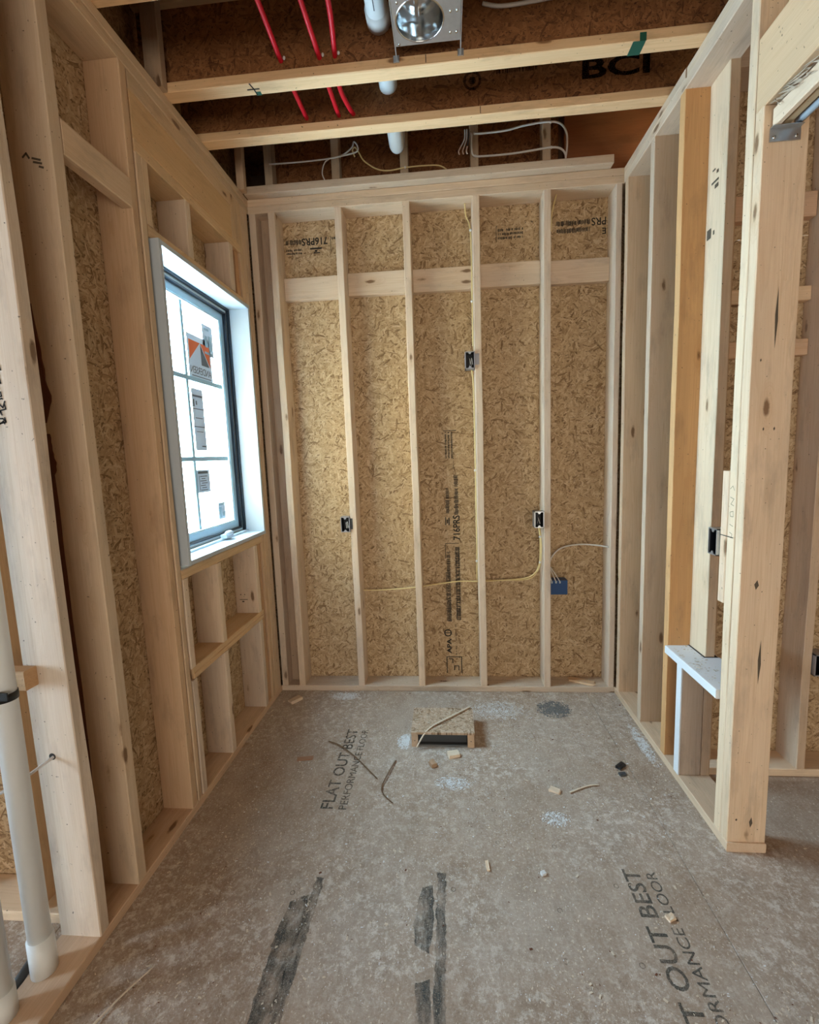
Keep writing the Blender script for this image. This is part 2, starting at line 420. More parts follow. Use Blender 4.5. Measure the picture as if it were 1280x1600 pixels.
def ring_disc(name, c, ax, ay, r0, r1, mat, parent, n=32, th=0.0005):
    ax = Vector(ax); ay = Vector(ay); az = ax.cross(ay).normalized(); c = Vector(c); vs, fs = [], []
    for k in range(n):
        a = 2*math.pi*k/n; d = ax*math.cos(a)+ay*math.sin(a)
        vs += [c+d*r0+az*th, c+d*r1+az*th]
    for k in range(n):
        a = 2*k; b = 2*((k+1) % n); fs.append((a, a+1, b+1, b))
    return mesh_obj(name, vs, fs, mat, parent, c)
def smudge_bars(rng, length, height, rows, dens=0.8, jit=0.2):
    out = []
    for r in range(rows):
        v0 = height*r/rows; hh = height/rows*0.72; u = 0
        while u < length:
            w = rng.uniform(0.002, 0.007)
            if rng.random() < dens: out.append((u, v0+rng.uniform(0, jit)*hh, min(u+w, length), v0+hh*rng.uniform(0.75, 1)))
            u += w+rng.uniform(0.0012, 0.003)
    return out

XL, XR = -0.122, 2.07            # room faces of the left and right wall framing
T = 0.042                         # thickness of a stud
D6 = 0.140                        # depth of the framing
ZP = 0.038                        # top of the bottom plates
ZS = 3.033                        # underside of the top plates
ZT = 3.116                        # top of the top plates
DECK = 3.495

# ================================================================== FLOOR
fl = multi('floor', [((-3.2, -0.32), (-6.4, -1.43), (-0.12, -0.020)), ((-0.32, 5.0), (-6.4, 0.46), (-0.12, -0.020))], 'floor'); tag(fl, 'dusty grey-brown subfloor littered with sawdust', 'floor', kind='structure')
xs = [-3.2, -1.773, -0.32, 0.666, 1.885, 3.104, 5.0]
for i in range(len(xs)-1):
    off = 0.55 if i % 2 else 0.15
    ys = [0.45, off-2.44 if i % 2 == 0 else off-2.44, off-4.88, -6.4]
    if xs[i+1] <= -0.3: ys[0] = -1.435
    for j in range(3):
        p = board('subfloor_panel', (xs[i]+(0.0 if i == 3 else 0.0012), xs[i+1]-(0.0 if i == 2 else 0.0012)), (ys[j+1]+0.0012, ys[j]-0.0012), (-0.0195, 0.0), 'y', fl, (1, 1, 1, 1), 'floor', seg=1, ch=0.0018 if i != 2 and i != 3 else 0.0004)
        if j == 0 and i == 2: PAN_L = p
        if j == 0 and i == 3: PAN_R = p
        if j == 0 and i == 4: PAN_E = p

FX, FY = (0, 1, 0), (-1, 0, 0)      # floor lettering reads away from the camera
text('printed_lettering', 'FLAT OUT BEST', 0.082, (0.486, -1.045, 0.0004), FX, FY, 'floor_ink', PAN_L, width=0.60, bold=0.0008)
text('printed_lettering', 'PERFORMANCE FLOOR', 0.052, (0.548, -1.045, 0.0004), FX, FY, 'floor_ink', PAN_L, width=0.60)
text('printed_lettering', 'FLAT OUT BEST', 0.082, (1.700, -1.905, 0.0004), FX, FY, 'floor_ink', PAN_R, width=0.61, bold=0.0008)
text('printed_lettering', 'PERFORMANCE FLOOR', 0.052, (1.758, -1.90, 0.0004), FX, FY, 'floor_ink', PAN_R, width=0.60)
def smear(name, outline, parent, seed):
    rr = random.Random(seed); pts = []
    n = len(outline)
    for i in range(n):
        a = Vector((*outline[i], 0.0005)); b = Vector((*outline[(i+1) % n], 0.0005)); m = max(2, int((b-a).length/0.012))
        for s in range(m):
            p = a.lerp(b, s/m); pts.append(p+Vector((rr.uniform(-.004, .004), rr.uniform(-.004, .004), 0)))
    return mesh_obj(name, pts, [tuple(range(len(pts)))], 'smear', parent, pts[0])
smear('printed_stripe', [(0.962, -1.335), (0.993, -1.335), (0.992, -2.1), (0.956, -2.1)], PAN_R, 1)
smear('printed_smear', [(0.905, -1.40), (0.945, -1.385), (0.955, -1.52), (0.94, -1.62), (0.895, -1.60), (0.885, -1.52)], PAN_R, 2)
smear('printed_smear', [(0.905, -1.70), (0.95, -1.69), (0.952, -1.85), (0.91, -1.83)], PAN_R, 7)
smear('printed_stripe', [(0.512, -1.375), (0.540, -1.375), (0.528, -2.1), (0.488, -2.1)], PAN_L, 3)
smear('printed_smear', [(0.445, -1.47), (0.505, -1.44), (0.508, -1.60), (0.49, -2.0), (0.445, -2.0), (0.43, -1.56)], PAN_L, 4)
strokes('printed_marking', [[(0, 0), (0.10, 0)], [(0, 0), (0, 0.16)], [(0.018, 0.02), (0.018, 0.12)], [(0.03, 0.03), (0.055, 0.11), (0.08, 0.03)]], 0.009,
        (2.085, -1.515, 0.0004), (1, 0, 0), (0, -1, 0), 'floor_ink', PAN_E)
# small printed squares and rings that mark nailing points
k = 0
for (x, y) in ((1.02, -1.40), (1.20, -1.02), (1.20, -1.19), (1.42, -1.20), (1.38, -1.46), (1.36, -1.62), (1.60, -1.36), (1.585, -1.62), (0.44, -1.44)):
    ring_disc('nailing_mark', (x, y, 0.0002), (1, 0, 0), (0, 1, 0), 0.006, 0.0095, 'floor_ink', PAN_R if x > 0.666 else PAN_L, 16)

# ================================================================== BACK WALL
wb = empty('wall_back', (1.0, 0, 0), 'structure', 'open stud wall at the back with strand board behind its studs', 'wall')
# sheathing sheets, joint hidden behind the flat blocking
sheets = []
for (x0, x1) in ((-0.27, 0.425), (0.427, 1.645), (1.647, 2.36)):
    sheets.append(panel('sheathing_panel', (x0, x1), (D6, D6+0.011), (0.0, 2.612), 'y', wb, tint=rtint(0.95, 1.03)))
top_sheets = []
for (x0, x1) in ((-0.27, 0.833), (0.835, 2.36)):
    top_sheets.append(panel('sheathing_panel', (x0, x1), (D6, D6+0.011), (2.615, 3.12), 'y', wb))
board('bottom_plate', (XL, XR), (-0.001, D6), (0.0, ZP), 'x', wb, rtint())
board('top_plate', (XL, XR), (0, D6), (ZS, 3.075), 'x', wb, (0.98, 0.94, 0.88, 1))
board('top_plate', (XL, XR), (0, D6), (3.0755, ZT-0.001), 'x', wb, (0.96, 0.92, 0.86, 1))
board('ceiling_nailer', (-0.115, 1.995), (-0.052, 0.09), (ZT, 3.160), 'x', wb, (0.84, 0.82, 0.80, 1))
S = [0.0, 0.4064, 0.8128, 1.2192, 1.6256]
for i, x in enumerate(S):
    board('stud', (x, x+T), (0, D6), (ZP, ZS), 'z', wb, rtint(0.98, 1.08, 0.03), jit=0.002)
board('stud', (2.028, 2.062), (0.001, D6), (ZP, ZS), 'z', wb, rtint(0.98, 1.05), jit=0.0015)
board('corner_stud', (-0.119, -0.078), (0, D6), (ZP, ZS), 'z', wb, rtint(0.9, 1.0))
board('backing_board', (-0.078, -0.004), (0.085, 0.125), (ZP, ZS), 'z', wb, (0.62, 0.55, 0.50, 1))
edges = S+[2.028]
for i in range(5):
    dz = (0, 0.004, 0.0, 0.003, -0.006)[i]
    board('blocking', (edges[i]+T+0.0008, edges[i+1]-0.0008), (D6-0.042, D6-0.0005), (2.555+dz, 2.690+dz), 'x', wb, rtint(1.0, 1.08, 0.03))
# short cripples above the plates, carrying the deck
for i, x in enumerate(S):
    board('cripple_stud', (x-0.005, x+0.042), (0.008, 0.085), (3.160, DECK), 'z', wb, (0.72, 0.70, 0.66, 1))
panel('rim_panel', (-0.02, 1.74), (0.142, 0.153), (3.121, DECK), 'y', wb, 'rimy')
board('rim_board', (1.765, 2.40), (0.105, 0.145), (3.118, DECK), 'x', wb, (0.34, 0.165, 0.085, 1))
board('light_block_board', (-0.30, 0.0), (0.42, 0.44), (3.0, DECK), 'x', wb, (0.2, 0.15, 0.12, 1))  # dark boards added to seal out light and keep the cavity black
board('light_block_board', (-0.32, -0.30), (-0.30, 0.44), (3.0, DECK), 'y', wb, (0.2, 0.15, 0.12, 1))
board('light_block_board', (-0.32, 0.0), (0.153, 0.44), (2.96, 3.0), 'x', wb, (0.2, 0.15, 0.12, 1))
board('light_block_board', (0.0, 0.02), (0.1535, 0.44), (2.96, DECK), 'y', wb, (0.2, 0.15, 0.12, 1))
board('light_block_board', (1.700, 1.90), (0.1535, 0.20), (3.05, DECK), 'z', wb, (0.2, 0.15, 0.12, 1), seg=1)
board('light_block_board', (1.742, 1.90), (0.1455, 0.1533), (3.121, DECK), 'z', wb, (0.2, 0.15, 0.12, 1))
board('light_seal_sheet', (-0.27, 2.36), (0.1515, 0.154), (0.0, 3.118), 'x', wb, (0.3, 0.3, 0.3, 1), seg=1)  # sheet added to stop light showing through the sheathing joints
# printing on the sheathing
rr = random.Random(5)
UX, UY = (0, 0, 1), (-1, 0, 0)       # reads upward on the tall middle sheet
ms = sheets[1]; yy = D6-0.0004
text('printed_lettering', '716PRS', 0.062, (1.108, yy, 0.988), UX, UY, 'ink', ms, width=0.165, bold=0.0014)
text('printed_lettering', 'APA', 0.040, (1.032, yy, 0.205), UX, UY, 'ink', ms, width=0.105, bold=0.0015)
ring_disc('printed_logo', (1.012, yy, 0.348), (1, 0, 0), (0, 0, 1), 0.018, 0.026, 'ink', ms)
strokes('printed_logo', [[(-0.022, 0), (0.022, 0)]], 0.006, (1.012, yy, 0.348), (1, 0, 0), (0, 0, 1), 'ink', ms)
marks('printed_marking', smudge_bars(rr, 0.26, 0.044, 1, 0.92), (1.105, yy, 1.16), UX, UY, 'ink', ms)
marks('printed_marking', smudge_bars(rr, 0.17, 0.010, 1, 0.5), (1.08, yy, 1.43), UX, UY, 'ink_brown', ms)
marks('printed_marking', smudge_bars(rr, 0.17, 0.040, 1, 0.95), (1.045, yy, 1.17), UX, UY, 'ink', ms)
marks('printed_marking', [(0, 0.0, 0.05, 0.007), (0.012, 0.010, 0.038, 0.018), (0.0, 0.022, 0.055, 0.028)], (1.042, yy, 1.09), UX, UY, 'ink', ms)
marks('printed_marking', [(0, 0, 0.004, 0.085)], (1.10, yy, 1.705), UX, UY, 'ink', ms)
marks('printed_marking', smudge_bars(rr, 0.17, 0.058, 3, 0.92), (1.075, yy, 1.53), UX, UY, 'ink', ms)
marks('printed_marking', [(0, 0, 0.004, 0.09), (0, 0.088, -0.10, 0.092)], (1.10, yy, 0.965), UX, UY, 'ink', ms)
marks('printed_marking', smudge_bars(rr, 0.50, 0.042, 2, 0.95), (1.106, yy, 0.44), UX, UY, 'ink_brown', ms)
marks('printed_marking', smudge_bars(rr, 0.50, 0.042, 1, 0.75), (1.104, yy-0.0003, 0.442), UX, UY, 'ink', ms)
marks('printed_marking', smudge_bars(rr, 0.48, 0.040, 1, 0.93), (1.042, yy, 0.43), UX, UY, 'ink', ms)
marks('printed_marking', smudge_bars(rr, 0.34, 0.040, 2, 0.9), (1.040, yy-0.0003, 0.432), UX, UY, 'ink_brown', ms)
marks('printed_marking', smudge_bars(rr, 0.22, 0.010, 1, 0.7), (1.07, yy, 0.19), UX, UY, 'ink_brown', ms)
strokes('printed_marking', [[(0, 0), (0.115, 0), (0.115, 0.1), (0, 0.1)], [(0.02, 0.02), (0.05, 0.02), (0.05, 0.05), (0.02, 0.05)], [(0.07, 0.06), (0.10, 0.06), (0.10, 0.085)]], 0.006, (1.10, yy, 0.062), UX, UY, 'ink', ms)
DX, DY = (-1, 0, 0), (0, 0, -1)      # printed upside down on the upper sheets
tl, tr = top_sheets
text('printed_lettering', '716PRS', 0.060, (0.325, yy, 2.936), DX, DY, 'ink', tl, width=0.165, bold=0.0012)
marks('printed_marking', smudge_bars(rr, 0.10, 0.045, 1, 0.9), (0.155, yy, 2.934), DX, DY, 'ink', tl)
marks('printed_marking', smudge_bars(rr, 0.10, 0.040, 2, 0.9), (0.155, yy, 2.878), DX, DY, 'ink', tl)
marks('printed_marking', [(0, 0, 0.075, 0.010), (0.03, 0.014, 0.045, 0.026), (0.012, 0.028, 0.055, 0.034)], (0.285, yy, 2.878), DX, DY, 'ink', tl)
marks('printed_marking', smudge_bars(rr, 0.05, 0.024, 1, 0.9), (0.40, yy, 2.934), DX, DY, 'ink', tl)
marks('printed_marking', [(0, 0, 0.003, 0.09)], (0.345, yy, 2.940), DX, DY, 'ink', tl)
marks('printed_marking', smudge_bars(rr, 0.15, 0.07, 3, 0.86), (1.53, yy, 2.905), DX, DY, 'ink', tr)
marks('printed_marking', [(0, 0, 0.003, 0.09)], (1.372, yy, 2.925), DX, DY, 'ink', tr)
marks('printed_marking', smudge_bars(rr, 0.09, 0.014, 1, 0.6), (1.63, yy, 2.935), DX, DY, 'ink_brown', tr)
text('printed_lettering', 'PRS', 0.060, (2.022, yy, 2.925), DX, DY, 'ink', tr, width=0.085, bold=0.0006)
marks('printed_marking', smudge_bars(rr, 0.20, 0.085, 2, 0.93), (1.925, yy, 2.922), DX, DY, 'ink', tr)
text('printed_lettering', 'E', 0.05, (2.022, yy, 2.866), DX, DY, 'ink', tr, width=0.022, bold=0.0008)

# ================================================================== LEFT WALL
wl = empty('wall_left', (XL, -0.9, 0), 'structure', 'open stud wall on the left holding the window and its header', 'wall')
LX = (XL-D6, XL)
def lw(name, y, z, axis='z', x=LX, tint=None, **k): return board(name, x, y, z, axis, wl, tint, **k)
lw('bottom_plate', (-2.75, -0.001), (0, ZP), 'y', tint=(0.90, 0.80, 0.72, 1), jit=0.0015)
lw('top_plate', (-2.75, 0.03), (3.076, ZT), 'y', x=(XL-D6, XL+0.003), tint=(0.95, 0.86, 0.74, 1))
lw('top_plate', (-2.75, -0.003), (ZS, 3.0755), 'y', tint=(0.92, 0.84, 0.72, 1))
# far pack by the corner
lw('corner_stud', (-0.064, -0.018), (ZP, ZS), tint=(0.92, 0.84, 0.75, 1), jit=.0015)
lw('king_stud', (-0.112, -0.068), (ZP, ZS), tint=(0.96, 0.86, 0.74, 1), jit=.0015)
lw('jack_stud', (-0.157, -0.115), (ZP, 2.75), tint=(0.92, 0.80, 0.66, 1), jit=.0015)
lw('cripple_stud', (-0.205, -0.163), (ZP, 1.052), tint=(0.80, 0.62, 0.46, 1), x=(XL-D6, XL-0.012))
lw('cripple_stud', (-0.202, -0.162), (2.505, 2.75), tint=(0.86, 0.62, 0.42, 1), x=(XL-D6, XL-0.012))
lw('header_block', (-0.244, -0.114), (2.752, ZS-0.001), tint=(0.92, 0.80, 0.63, 1))
# header, its bottom nailer and the filler above
lw('header', (-1.060, -0.246), (2.796, 2.965), 'y', tint=(0.96, 0.79, 0.55, 1))
lw('header_nailer', (-1.060, -0.16), (2.750, 2.7945), 'y', tint=(0.97, 0.83, 0.62, 1), x=(XL-D6, XL+0.001))
lw('header_filler', (-1.060, -0.246), (2.967, ZS-0.001), 'y', tint=(0.95, 0.84, 0.68, 1))
# near pack
lw('king_stud', (-1.108, -1.0665), (ZP, ZS), tint=(0.93, 0.80, 0.66, 1), jit=.002, wane=.004)
lw('jack_stud', (-1.060, -1.024), (ZP, 2.749), tint=(1.0, 0.93, 0.82, 1), jit=.002, wane=.004)
# cripples, head and rough sill
for (a, b) in ((-0.722, -0.680), (-0.300, -0.250)):
    lw('cripple_stud', (a, b), (2.503, 2.749), tint=rtint(0.9, 1.0))
lw('cripple_stud', (-1.022, -0.985), (2.503, 2.749), tint=(0.95, 0.88, 0.76, 1))
lw('window_head', (-1.023, -0.158), (2.458, 2.502), 'y', tint=(0.98, 0.86, 0.68, 1))
lw('rough_sill', (-1.023, -0.158), (1.054, 1.096), 'y', tint=(0.98, 0.86, 0.67, 1))
for (a, b) in ((-1.0185, -0.980), (-0.722, -0.680), (-0.274, -0.232)):
    lw('cripple_stud', (a, b), (ZP, 0.588), tint=rtint(0.94, 1.04))
    lw('cripple_stud', (a, b), (0.643, 1.053), tint=rtint(0.94, 1.04))
lw('fire_block', (-1.006, -0.208), (0.615, 0.6425), 'y', tint=(0.98, 0.84, 0.64, 1))
lw('fire_block', (-0.998, -0.208), (0.5885, 0.6145), 'y', tint=(0.95, 0.80, 0.60, 1))
# near studs
lw('stud', (-1.470, -1.422), (ZP, ZS), tint=(0.93, 0.90, 0.84, 1), jit=.0015, wane=.002)
lw('corner_stud', (-1.655, -1.608), (ZP, ZS), tint=PALE, jit=.0015, wane=.010)
lw('fire_block', (-1.420, -1.109), (2.520, 2.625), 'y', tint=(0.95, 0.88, 0.78, 1), x=(XL-0.042, XL+0.001))
# bark along the near stud, plus a dark strip painting its shadow gap
def bark(z0, z1, w0, w1):
    vs, fs = [], []; n = 22; xb = XL-D6+0.001
    for i in range(n+1):
        t = i/n; b = (w0+(w1-w0)*min(1, t*1.25))*(1 if t < 0.8 else max(0.1, (1-t)/0.2)**0.5)*(1+0.25*mnoise.noise(Vector((t*7, z0*3, 0))))
        z = z0+(z1-z0)*t
        vs += [(xb, -1.4722, z), (xb+b, -1.4722, z), (xb, -1.4695, z), (xb+b+0.001, -1.4695, z)]
    for i in range(n):
        a = i*4; fs += [(a, a+1, a+5, a+4), (a+1, a+3, a+7, a+5)]
    mesh_obj('bark_and_gap_shade', vs, fs, 'bark', wl, (xb, -1.47, (z0+z1)/2))
bark(2.07, 1.70, 0.010, 0.034)
bark(1.665, 1.52, 0.016, 0.026)
bark(1.53, 0.30, 0.018, 0.012)  # this length is the painted shadow gap
panel('sheathing_panel', (XL-D6-0.011, XL-D6), (-1.62, -0.985), (0, 2.62), 'x', wl, 'ox')
panel('sheathing_panel', (XL-D6-0.011, XL-D6), (-1.62, -0.985), (2.623, 3.12), 'x', wl, 'ox')
panel('sheathing_panel', (XL-D6-0.011, XL-D6), (-0.983, 0.15), (0, 1.098), 'x', wl, 'ox')
panel('sheathing_panel', (XL-D6-0.011, XL-D6), (-0.983, 0.15), (2.463, 3.12), 'x', wl, 'ox')
panel('sheathing_panel', (XL-D6-0.011, XL-D6), (-0.150, 0.15), (1.100, 2.461), 'x', wl, 'ox')
for (zz0, zz1, ya, yb2) in ((0, 1.099, -1.43, 0.15), (2.462, 3.12, -1.43, 0.15), (1.099, 2.462, -1.43, -0.99), (1.099, 2.462, -0.14, 0.15)):
    board('light_seal_sheet', (XL-D6-0.015, XL-D6-0.0115), (ya, yb2), (zz0, zz1), 'y', wl, (0.5, 0.5, 0.5, 1), seg=1)  # light seal added behind the left sheathing
panel('rim_panel', (XL-0.135, XL-0.124), (-2.75, 0.43), (ZT+0.001, DECK), 'x', wl, 'rimx')
board('squash_block', (-0.172, -0.100), (-0.862, -0.822), (ZT+0.0005, DECK), 'z', wl, (0.60, 0.52, 0.45, 1))
board('squash_block', (-0.135, -0.092), (-0.105, -0.062), (ZT+0.0005, DECK), 'z', wl, (0.85, 0.75, 0.66, 1))
# hand-written marker scrawl on the near face of the corner stud
rr = random.Random(9)
scr = []
for k in range(11):
    v = -0.018*k; c = rr.uniform(0.030, 0.042)
    scr.append([(c-0.020, v+rr.uniform(-.006, .006)), (c-0.006, v+rr.uniform(-.012, .012)), (c+0.004, v+rr.uniform(-.01, .01)), (c+rr.uniform(0.006, 0.016), v+rr.uniform(-.012, .012))])
    if k % 2: scr.append([(c+0.01, v), (c+0.012, v-0.012), (c-0.008, v-0.016), (c-0.01, v-0.004)])
strokes('marker_writing', scr, 0.0042, (XL-D6+0.010, -1.6556, 1.862), (1, 0, 0), (0, 0, 1), 'ink', wl)
# grade stamps on the cripples under the window
for (yy2, zz) in ((-0.2742, 0.725),):
    marks('grade_stamp', [(0, 0, 0.05, 0.004), (0.015, -0.014, 0.028, -0.006), (0.005, 0.03, 0.012, 0.036), (0.03, 0.03, 0.036, 0.036)], (XL-0.115, yy2, zz), (1, 0, 0), (0, 0, 1), 'ink_brown', wl)
strokes('grade_stamp', [[(0, 0), (0.012, 0.01), (0.02, -0.004)], [(0.03, -0.005), (0.055, -0.012)], [(0.033, -0.016), (0.058, -0.022)], [(0.05, -0.03), (0.062, -0.034)]], 0.006, (XL-0.095, -1.4706, 2.49), (1, 0, 0), (0, 0, 1), 'ink_brown', wl)

# ================================================================== WINDOW
wi = empty('window_1', (XL-0.07, -0.565, 1.11), 'structure', 'tall casement window with white jambs coloured with sky light, and product stickers', 'window')
JX = (-0.205, XL+0.032)
Y0, Y1, Z0, Z1 = -1.012, -0.160, 1.112, 2.455
tj = 0.020
def pb(name, x, y, z, mat, parent=wi): 
    o = board(name, x, y, z, 'xyz'[max(range(3), key=lambda i: (abs(x[1]-x[0]), abs(y[1]-y[0]), abs(z[1]-z[0]))[i])], parent, (1, 1, 1, 1), mat, seg=1, ch=0.0015); return o
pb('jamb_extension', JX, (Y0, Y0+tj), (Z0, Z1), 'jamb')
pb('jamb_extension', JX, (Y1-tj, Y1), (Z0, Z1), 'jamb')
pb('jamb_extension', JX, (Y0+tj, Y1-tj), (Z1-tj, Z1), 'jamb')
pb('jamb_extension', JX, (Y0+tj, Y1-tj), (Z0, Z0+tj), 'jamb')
a0, a1, b0, b1 = Y0+tj, Y1-tj, Z0+tj, Z1-tj
def frame_ring(name, x, y0, y1, z0, z1, w, mat, parent):
    return multi(name, [(x, (y0, y0+w), (z0, z1)), (x, (y1-w, y1), (z0, z1)), (x, (y0+w, y1-w), (z0, z0+w)), (x, (y0+w, y1-w), (z1-w, z1))], mat, parent)
fr = frame_ring('window_frame', (-0.285, -0.205), Y0+0.004, Y1-0.004, Z0+0.004, Z1-0.004, 0.026, 'dark_frame', wi)
frame_ring('frame_liner', (-0.281, -0.222), Y0+0.030, Y1-0.030, Z0+0.030, Z1-0.030, 0.016, 'sash_light', wi)
frame_ring('weather_strip', (-0.275, -0.216), Y0+0.046, Y1-0.046, Z0+0.046, Z1-0.046, 0.008, 'dark_frame', wi)
sa = frame_ring('sash', (-0.276, -0.232), Y0+0.056, Y1-0.056, Z0+0.056, Z1-0.056, 0.038, 'sash', wi)
frame_ring('glazing_bead', (-0.262, -0.236), Y0+0.094, Y1-0.094, Z0+0.094, Z1-0.094, 0.008, 'sash_light', sa)
gy0, gy1, gz0, gz1 = Y0+0.094, Y1-0.094, Z0+0.094, Z1-0.094
pb('window_pane', (-0.260, -0.256), (gy0, gy1), (gz0, gz1), 'glass')
gm = (gy0+gy1)/2-0.03
pb('muntin', (-0.255, -0.247), (gm-0.011, gm+0.011), (gz0, gz1), 'muntin', sa)
for zz in (1.577, 1.985):
    pb('muntin', (-0.2555, -0.2465), (gy0, gy1), (zz-0.012, zz+0.012), 'muntin', sa)
# operator handle on the sill stop
def blob(name, c, rx, ry, rz, mat, parent, seg=16, rings=8, f=None):
    vs, fs = [], []; c = Vector(c)
    for i in range(rings+1):
        th = math.pi*i/rings
        for k in range(seg):
            ph = 2*math.pi*k/seg
            d = Vector((math.sin(th)*math.cos(ph)*rx, math.sin(th)*math.sin(ph)*ry, math.cos(th)*rz))
            if f: d *= f(d)
            vs.append(c+d)
    for i in range(rings):
        for k in range(seg):
            a = i*seg+k; b = i*seg+(k+1) % seg; fs.append((a, b, b+seg, a+seg))
    return mesh_obj(name, vs, fs, mat, parent, c, True)
pb('stop', (-0.2045, -0.190), (Y0+tj, Y1-tj), (Z0+tj, Z0+tj+0.012), 'sash_light')
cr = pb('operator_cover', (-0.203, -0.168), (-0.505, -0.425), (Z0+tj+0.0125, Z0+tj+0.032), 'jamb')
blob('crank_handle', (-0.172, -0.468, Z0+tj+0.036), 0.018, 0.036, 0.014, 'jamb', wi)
# stickers on the glass
GX = -0.2545
def sticker(y0, y1, z0, z1):
    return multi('sticker', [((GX, GX+0.0008), (y0, y1), (z0, z1))], 'paper', wi)
MX, MYv = (0, -1, 0), (0, 0, 1)      # mirrored: printed to be read from outdoors
sx = GX+0.0012
s1 = sticker(-0.580, -0.345, 1.985, 2.215)
def tri(name, pts, mat, par, off=0.0): 
    vs = [(sx+off, y, z) for (y, z) in pts]; return mesh_obj(name, vs, [tuple(range(len(vs)))], mat, par, vs[0])
tri('printed_logo', [(-0.565, 2.185), (-0.455, 2.185), (-0.565, 2.085)], 'orange', s1)
tri('printed_logo', [(-0.452, 2.185), (-0.360, 2.185), (-0.360, 2.070)], 'orange', s1)
tri('printed_logo', [(-0.452, 2.178), (-0.372, 2.072), (-0.452, 2.072)], 'char', s1)
text('printed_lettering', 'ANDERSEN', 0.052, (sx, -0.358, 2.020), MX, MYv, 'char', s1, width=0.205)
marks('printed_marking', [(0, 0, 0.19, 0.004)], (sx+0.0002, -0.365, 2.005), (0, -1, 0), (0, 0, 1), 'char', s1)
s2 = sticker(-0.418, -0.310, 2.135, 2.300)
for (dy, dz, w_, h_) in ((0.02, 0.135, 0.05, 0.012), (0.02, 0.045, 0.03, 0.06), (0.06, 0.03, 0.03, 0.08), (0.01, 0.008, 0.085, 0.012)):
    marks('printed_marking', [(dy, dz, dy+w_, dz+h_)], (sx, -0.418, 2.135), (0, 1, 0), (0, 0, 1), 'sash', s2)
s3 = sticker(-0.580, -0.470, 1.622, 1.940)
marks('printed_marking', [(0.008, 0.275, 0.10, 0.285), (0.008, 0.225, 0.02, 0.262), (0.035, 0.235, 0.045, 0.255), (0.0, 0.212, 0.108, 0.216), (0.0, 0.12, 0.108, 0.124), (0.02, 0.165, 0.09, 0.169), (0.02, 0.095, 0.085, 0.098), (0.06, 0.018, 0.10, 0.024)], (sx, -0.580, 1.622), (0, 1, 0), (0, 0, 1), 'char', s3)
s4 = sticker(-0.598, -0.470, 1.400, 1.520)
marks('printed_marking', [(0.012, 0.10, 0.11, 0.112)]+[(0.03+0.012*(q % 2), 0.012+q*0.012, 0.10-0.01*(q % 3), 0.016+q*0.012) for q in range(7)]+[(0.02, 0.01, 0.024, 0.09)], (sx, -0.598, 1.400), (0, 1, 0), (0, 0, 1), 'char', s4)
s5 = sticker(-0.405, -0.325, 1.235, 1.330)
marks('printed_marking', [(0.01, 0.078, 0.06, 0.088), (0.01, 0.01, 0.035, 0.07), (0.042, 0.015, 0.072, 0.04)], (sx, -0.405, 1.235), (0, 1, 0), (0, 0, 1), 'sash', s5)

# ================================================================== RIGHT WALL
wr = empty('wall_right', (XR, -0.6, 0), 'structure', 'open stud partition on the right ending in a doubled door post', 'wall')
RX = (XR, XR+D6)
def rw(name, y, z, axis='z', x=RX, tint=None, **k): return board(name, x, y, z, axis, wr, tint, **k)
rw('bottom_plate', (-1.195, 0.13), (0, ZP), 'y', x=(XR-0.003, XR+D6), tint=(1.0, 0.92, 0.83, 1), jit=.0015)
rw('top_plate', (-2.75, 0.13), (ZS, 3.0745), 'y', tint=(0.98, 0.94, 0.90, 1))
rw('top_plate', (-0.668, 0.13), (3.075, ZT), 'y', tint=(0.95, 0.90, 0.84, 1))
rw('top_plate', (-2.75, -0.672), (3.075, ZT), 'y', x=(XR+0.004, XR+D6), tint=(0.95, 0.92, 0.86, 1))
rw('stud', (-0.058, -0.016), (ZP, ZS), tint=(0.98, 0.90, 0.82, 1), jit=.0015)
rw('stud', (-0.384, -0.342), (ZP, ZS), tint=(0.88, 0.84, 0.80, 1), jit=.0015)
rw('stud', (-0.671, -0.628), (ZP, ZS), tint=ORANGE, jit=.0015)
rw('flat_stud', (-0.805, -0.648), (0.607, ZS), x=(2.172, 2.213), tint=(1.10, 1.04, 0.92, 1), jit=.0015)
rw('niche_sill', (-1.096, -0.672), (0.567, 0.605), 'y', x=(2.058, 2.235), tint=(1, 1, 1, 1), mat='sill')
rw('cripple_stud', (-0.816, -0.776), (ZP, 0.566), x=(2.074, 2.166), tint=(0.84, 0.86, 0.90, 1), jit=.0015)
board('lit_stud_edge', (2.066, 2.0735), (-0.817, -0.775), (ZP, 0.566), 'z', wr, (1, 1, 1, 1), 'sill')  # white slab: window light on the cripple's edge put into its colour
rw('cripple_stud', (-0.816, -0.776), (ZP, 0.566), x=(2.168, 2.207), tint=(0.92, 0.86, 0.80, 1))
rw('king_stud', (-1.143, -1.101), (ZP, ZS), tint=(1.12, 1.06, 0.94, 1), jit=.0015)
rw('jack_stud', (-1.188, -1.1462), (ZP, 2.615), tint=(1.08, 1.0, 0.88, 1), jit=.001)
rw('scab_block', (-1.099, -1.060), (0.955, 1.455), tint=(1.12, 1.02, 0.92, 1), x=(XR-0.002, XR+0.09))
rw('header', (-2.75, -1.1455), (2.617, 2.838), 'y', x=(XR+0.002, XR+0.045), tint=(1.04, 0.89, 0.70, 1))
rw('header', (-2.75, -1.1455), (2.617, 2.838), 'y', x=(XR+0.047, XR+0.09), tint=(0.98, 0.90, 0.75, 1))
rw('header', (-2.75, -1.1455), (2.617, 2.838), 'y', x=(XR+0.092, XR+D6-0.003), tint=(0.98, 0.90, 0.75, 1))
rw('header_filler', (-2.75, -1.1455), (2.840, ZS-0.001), 'y', x=(XR+0.09, XR+0.128), tint=(0.86, 0.76, 0.64, 1))
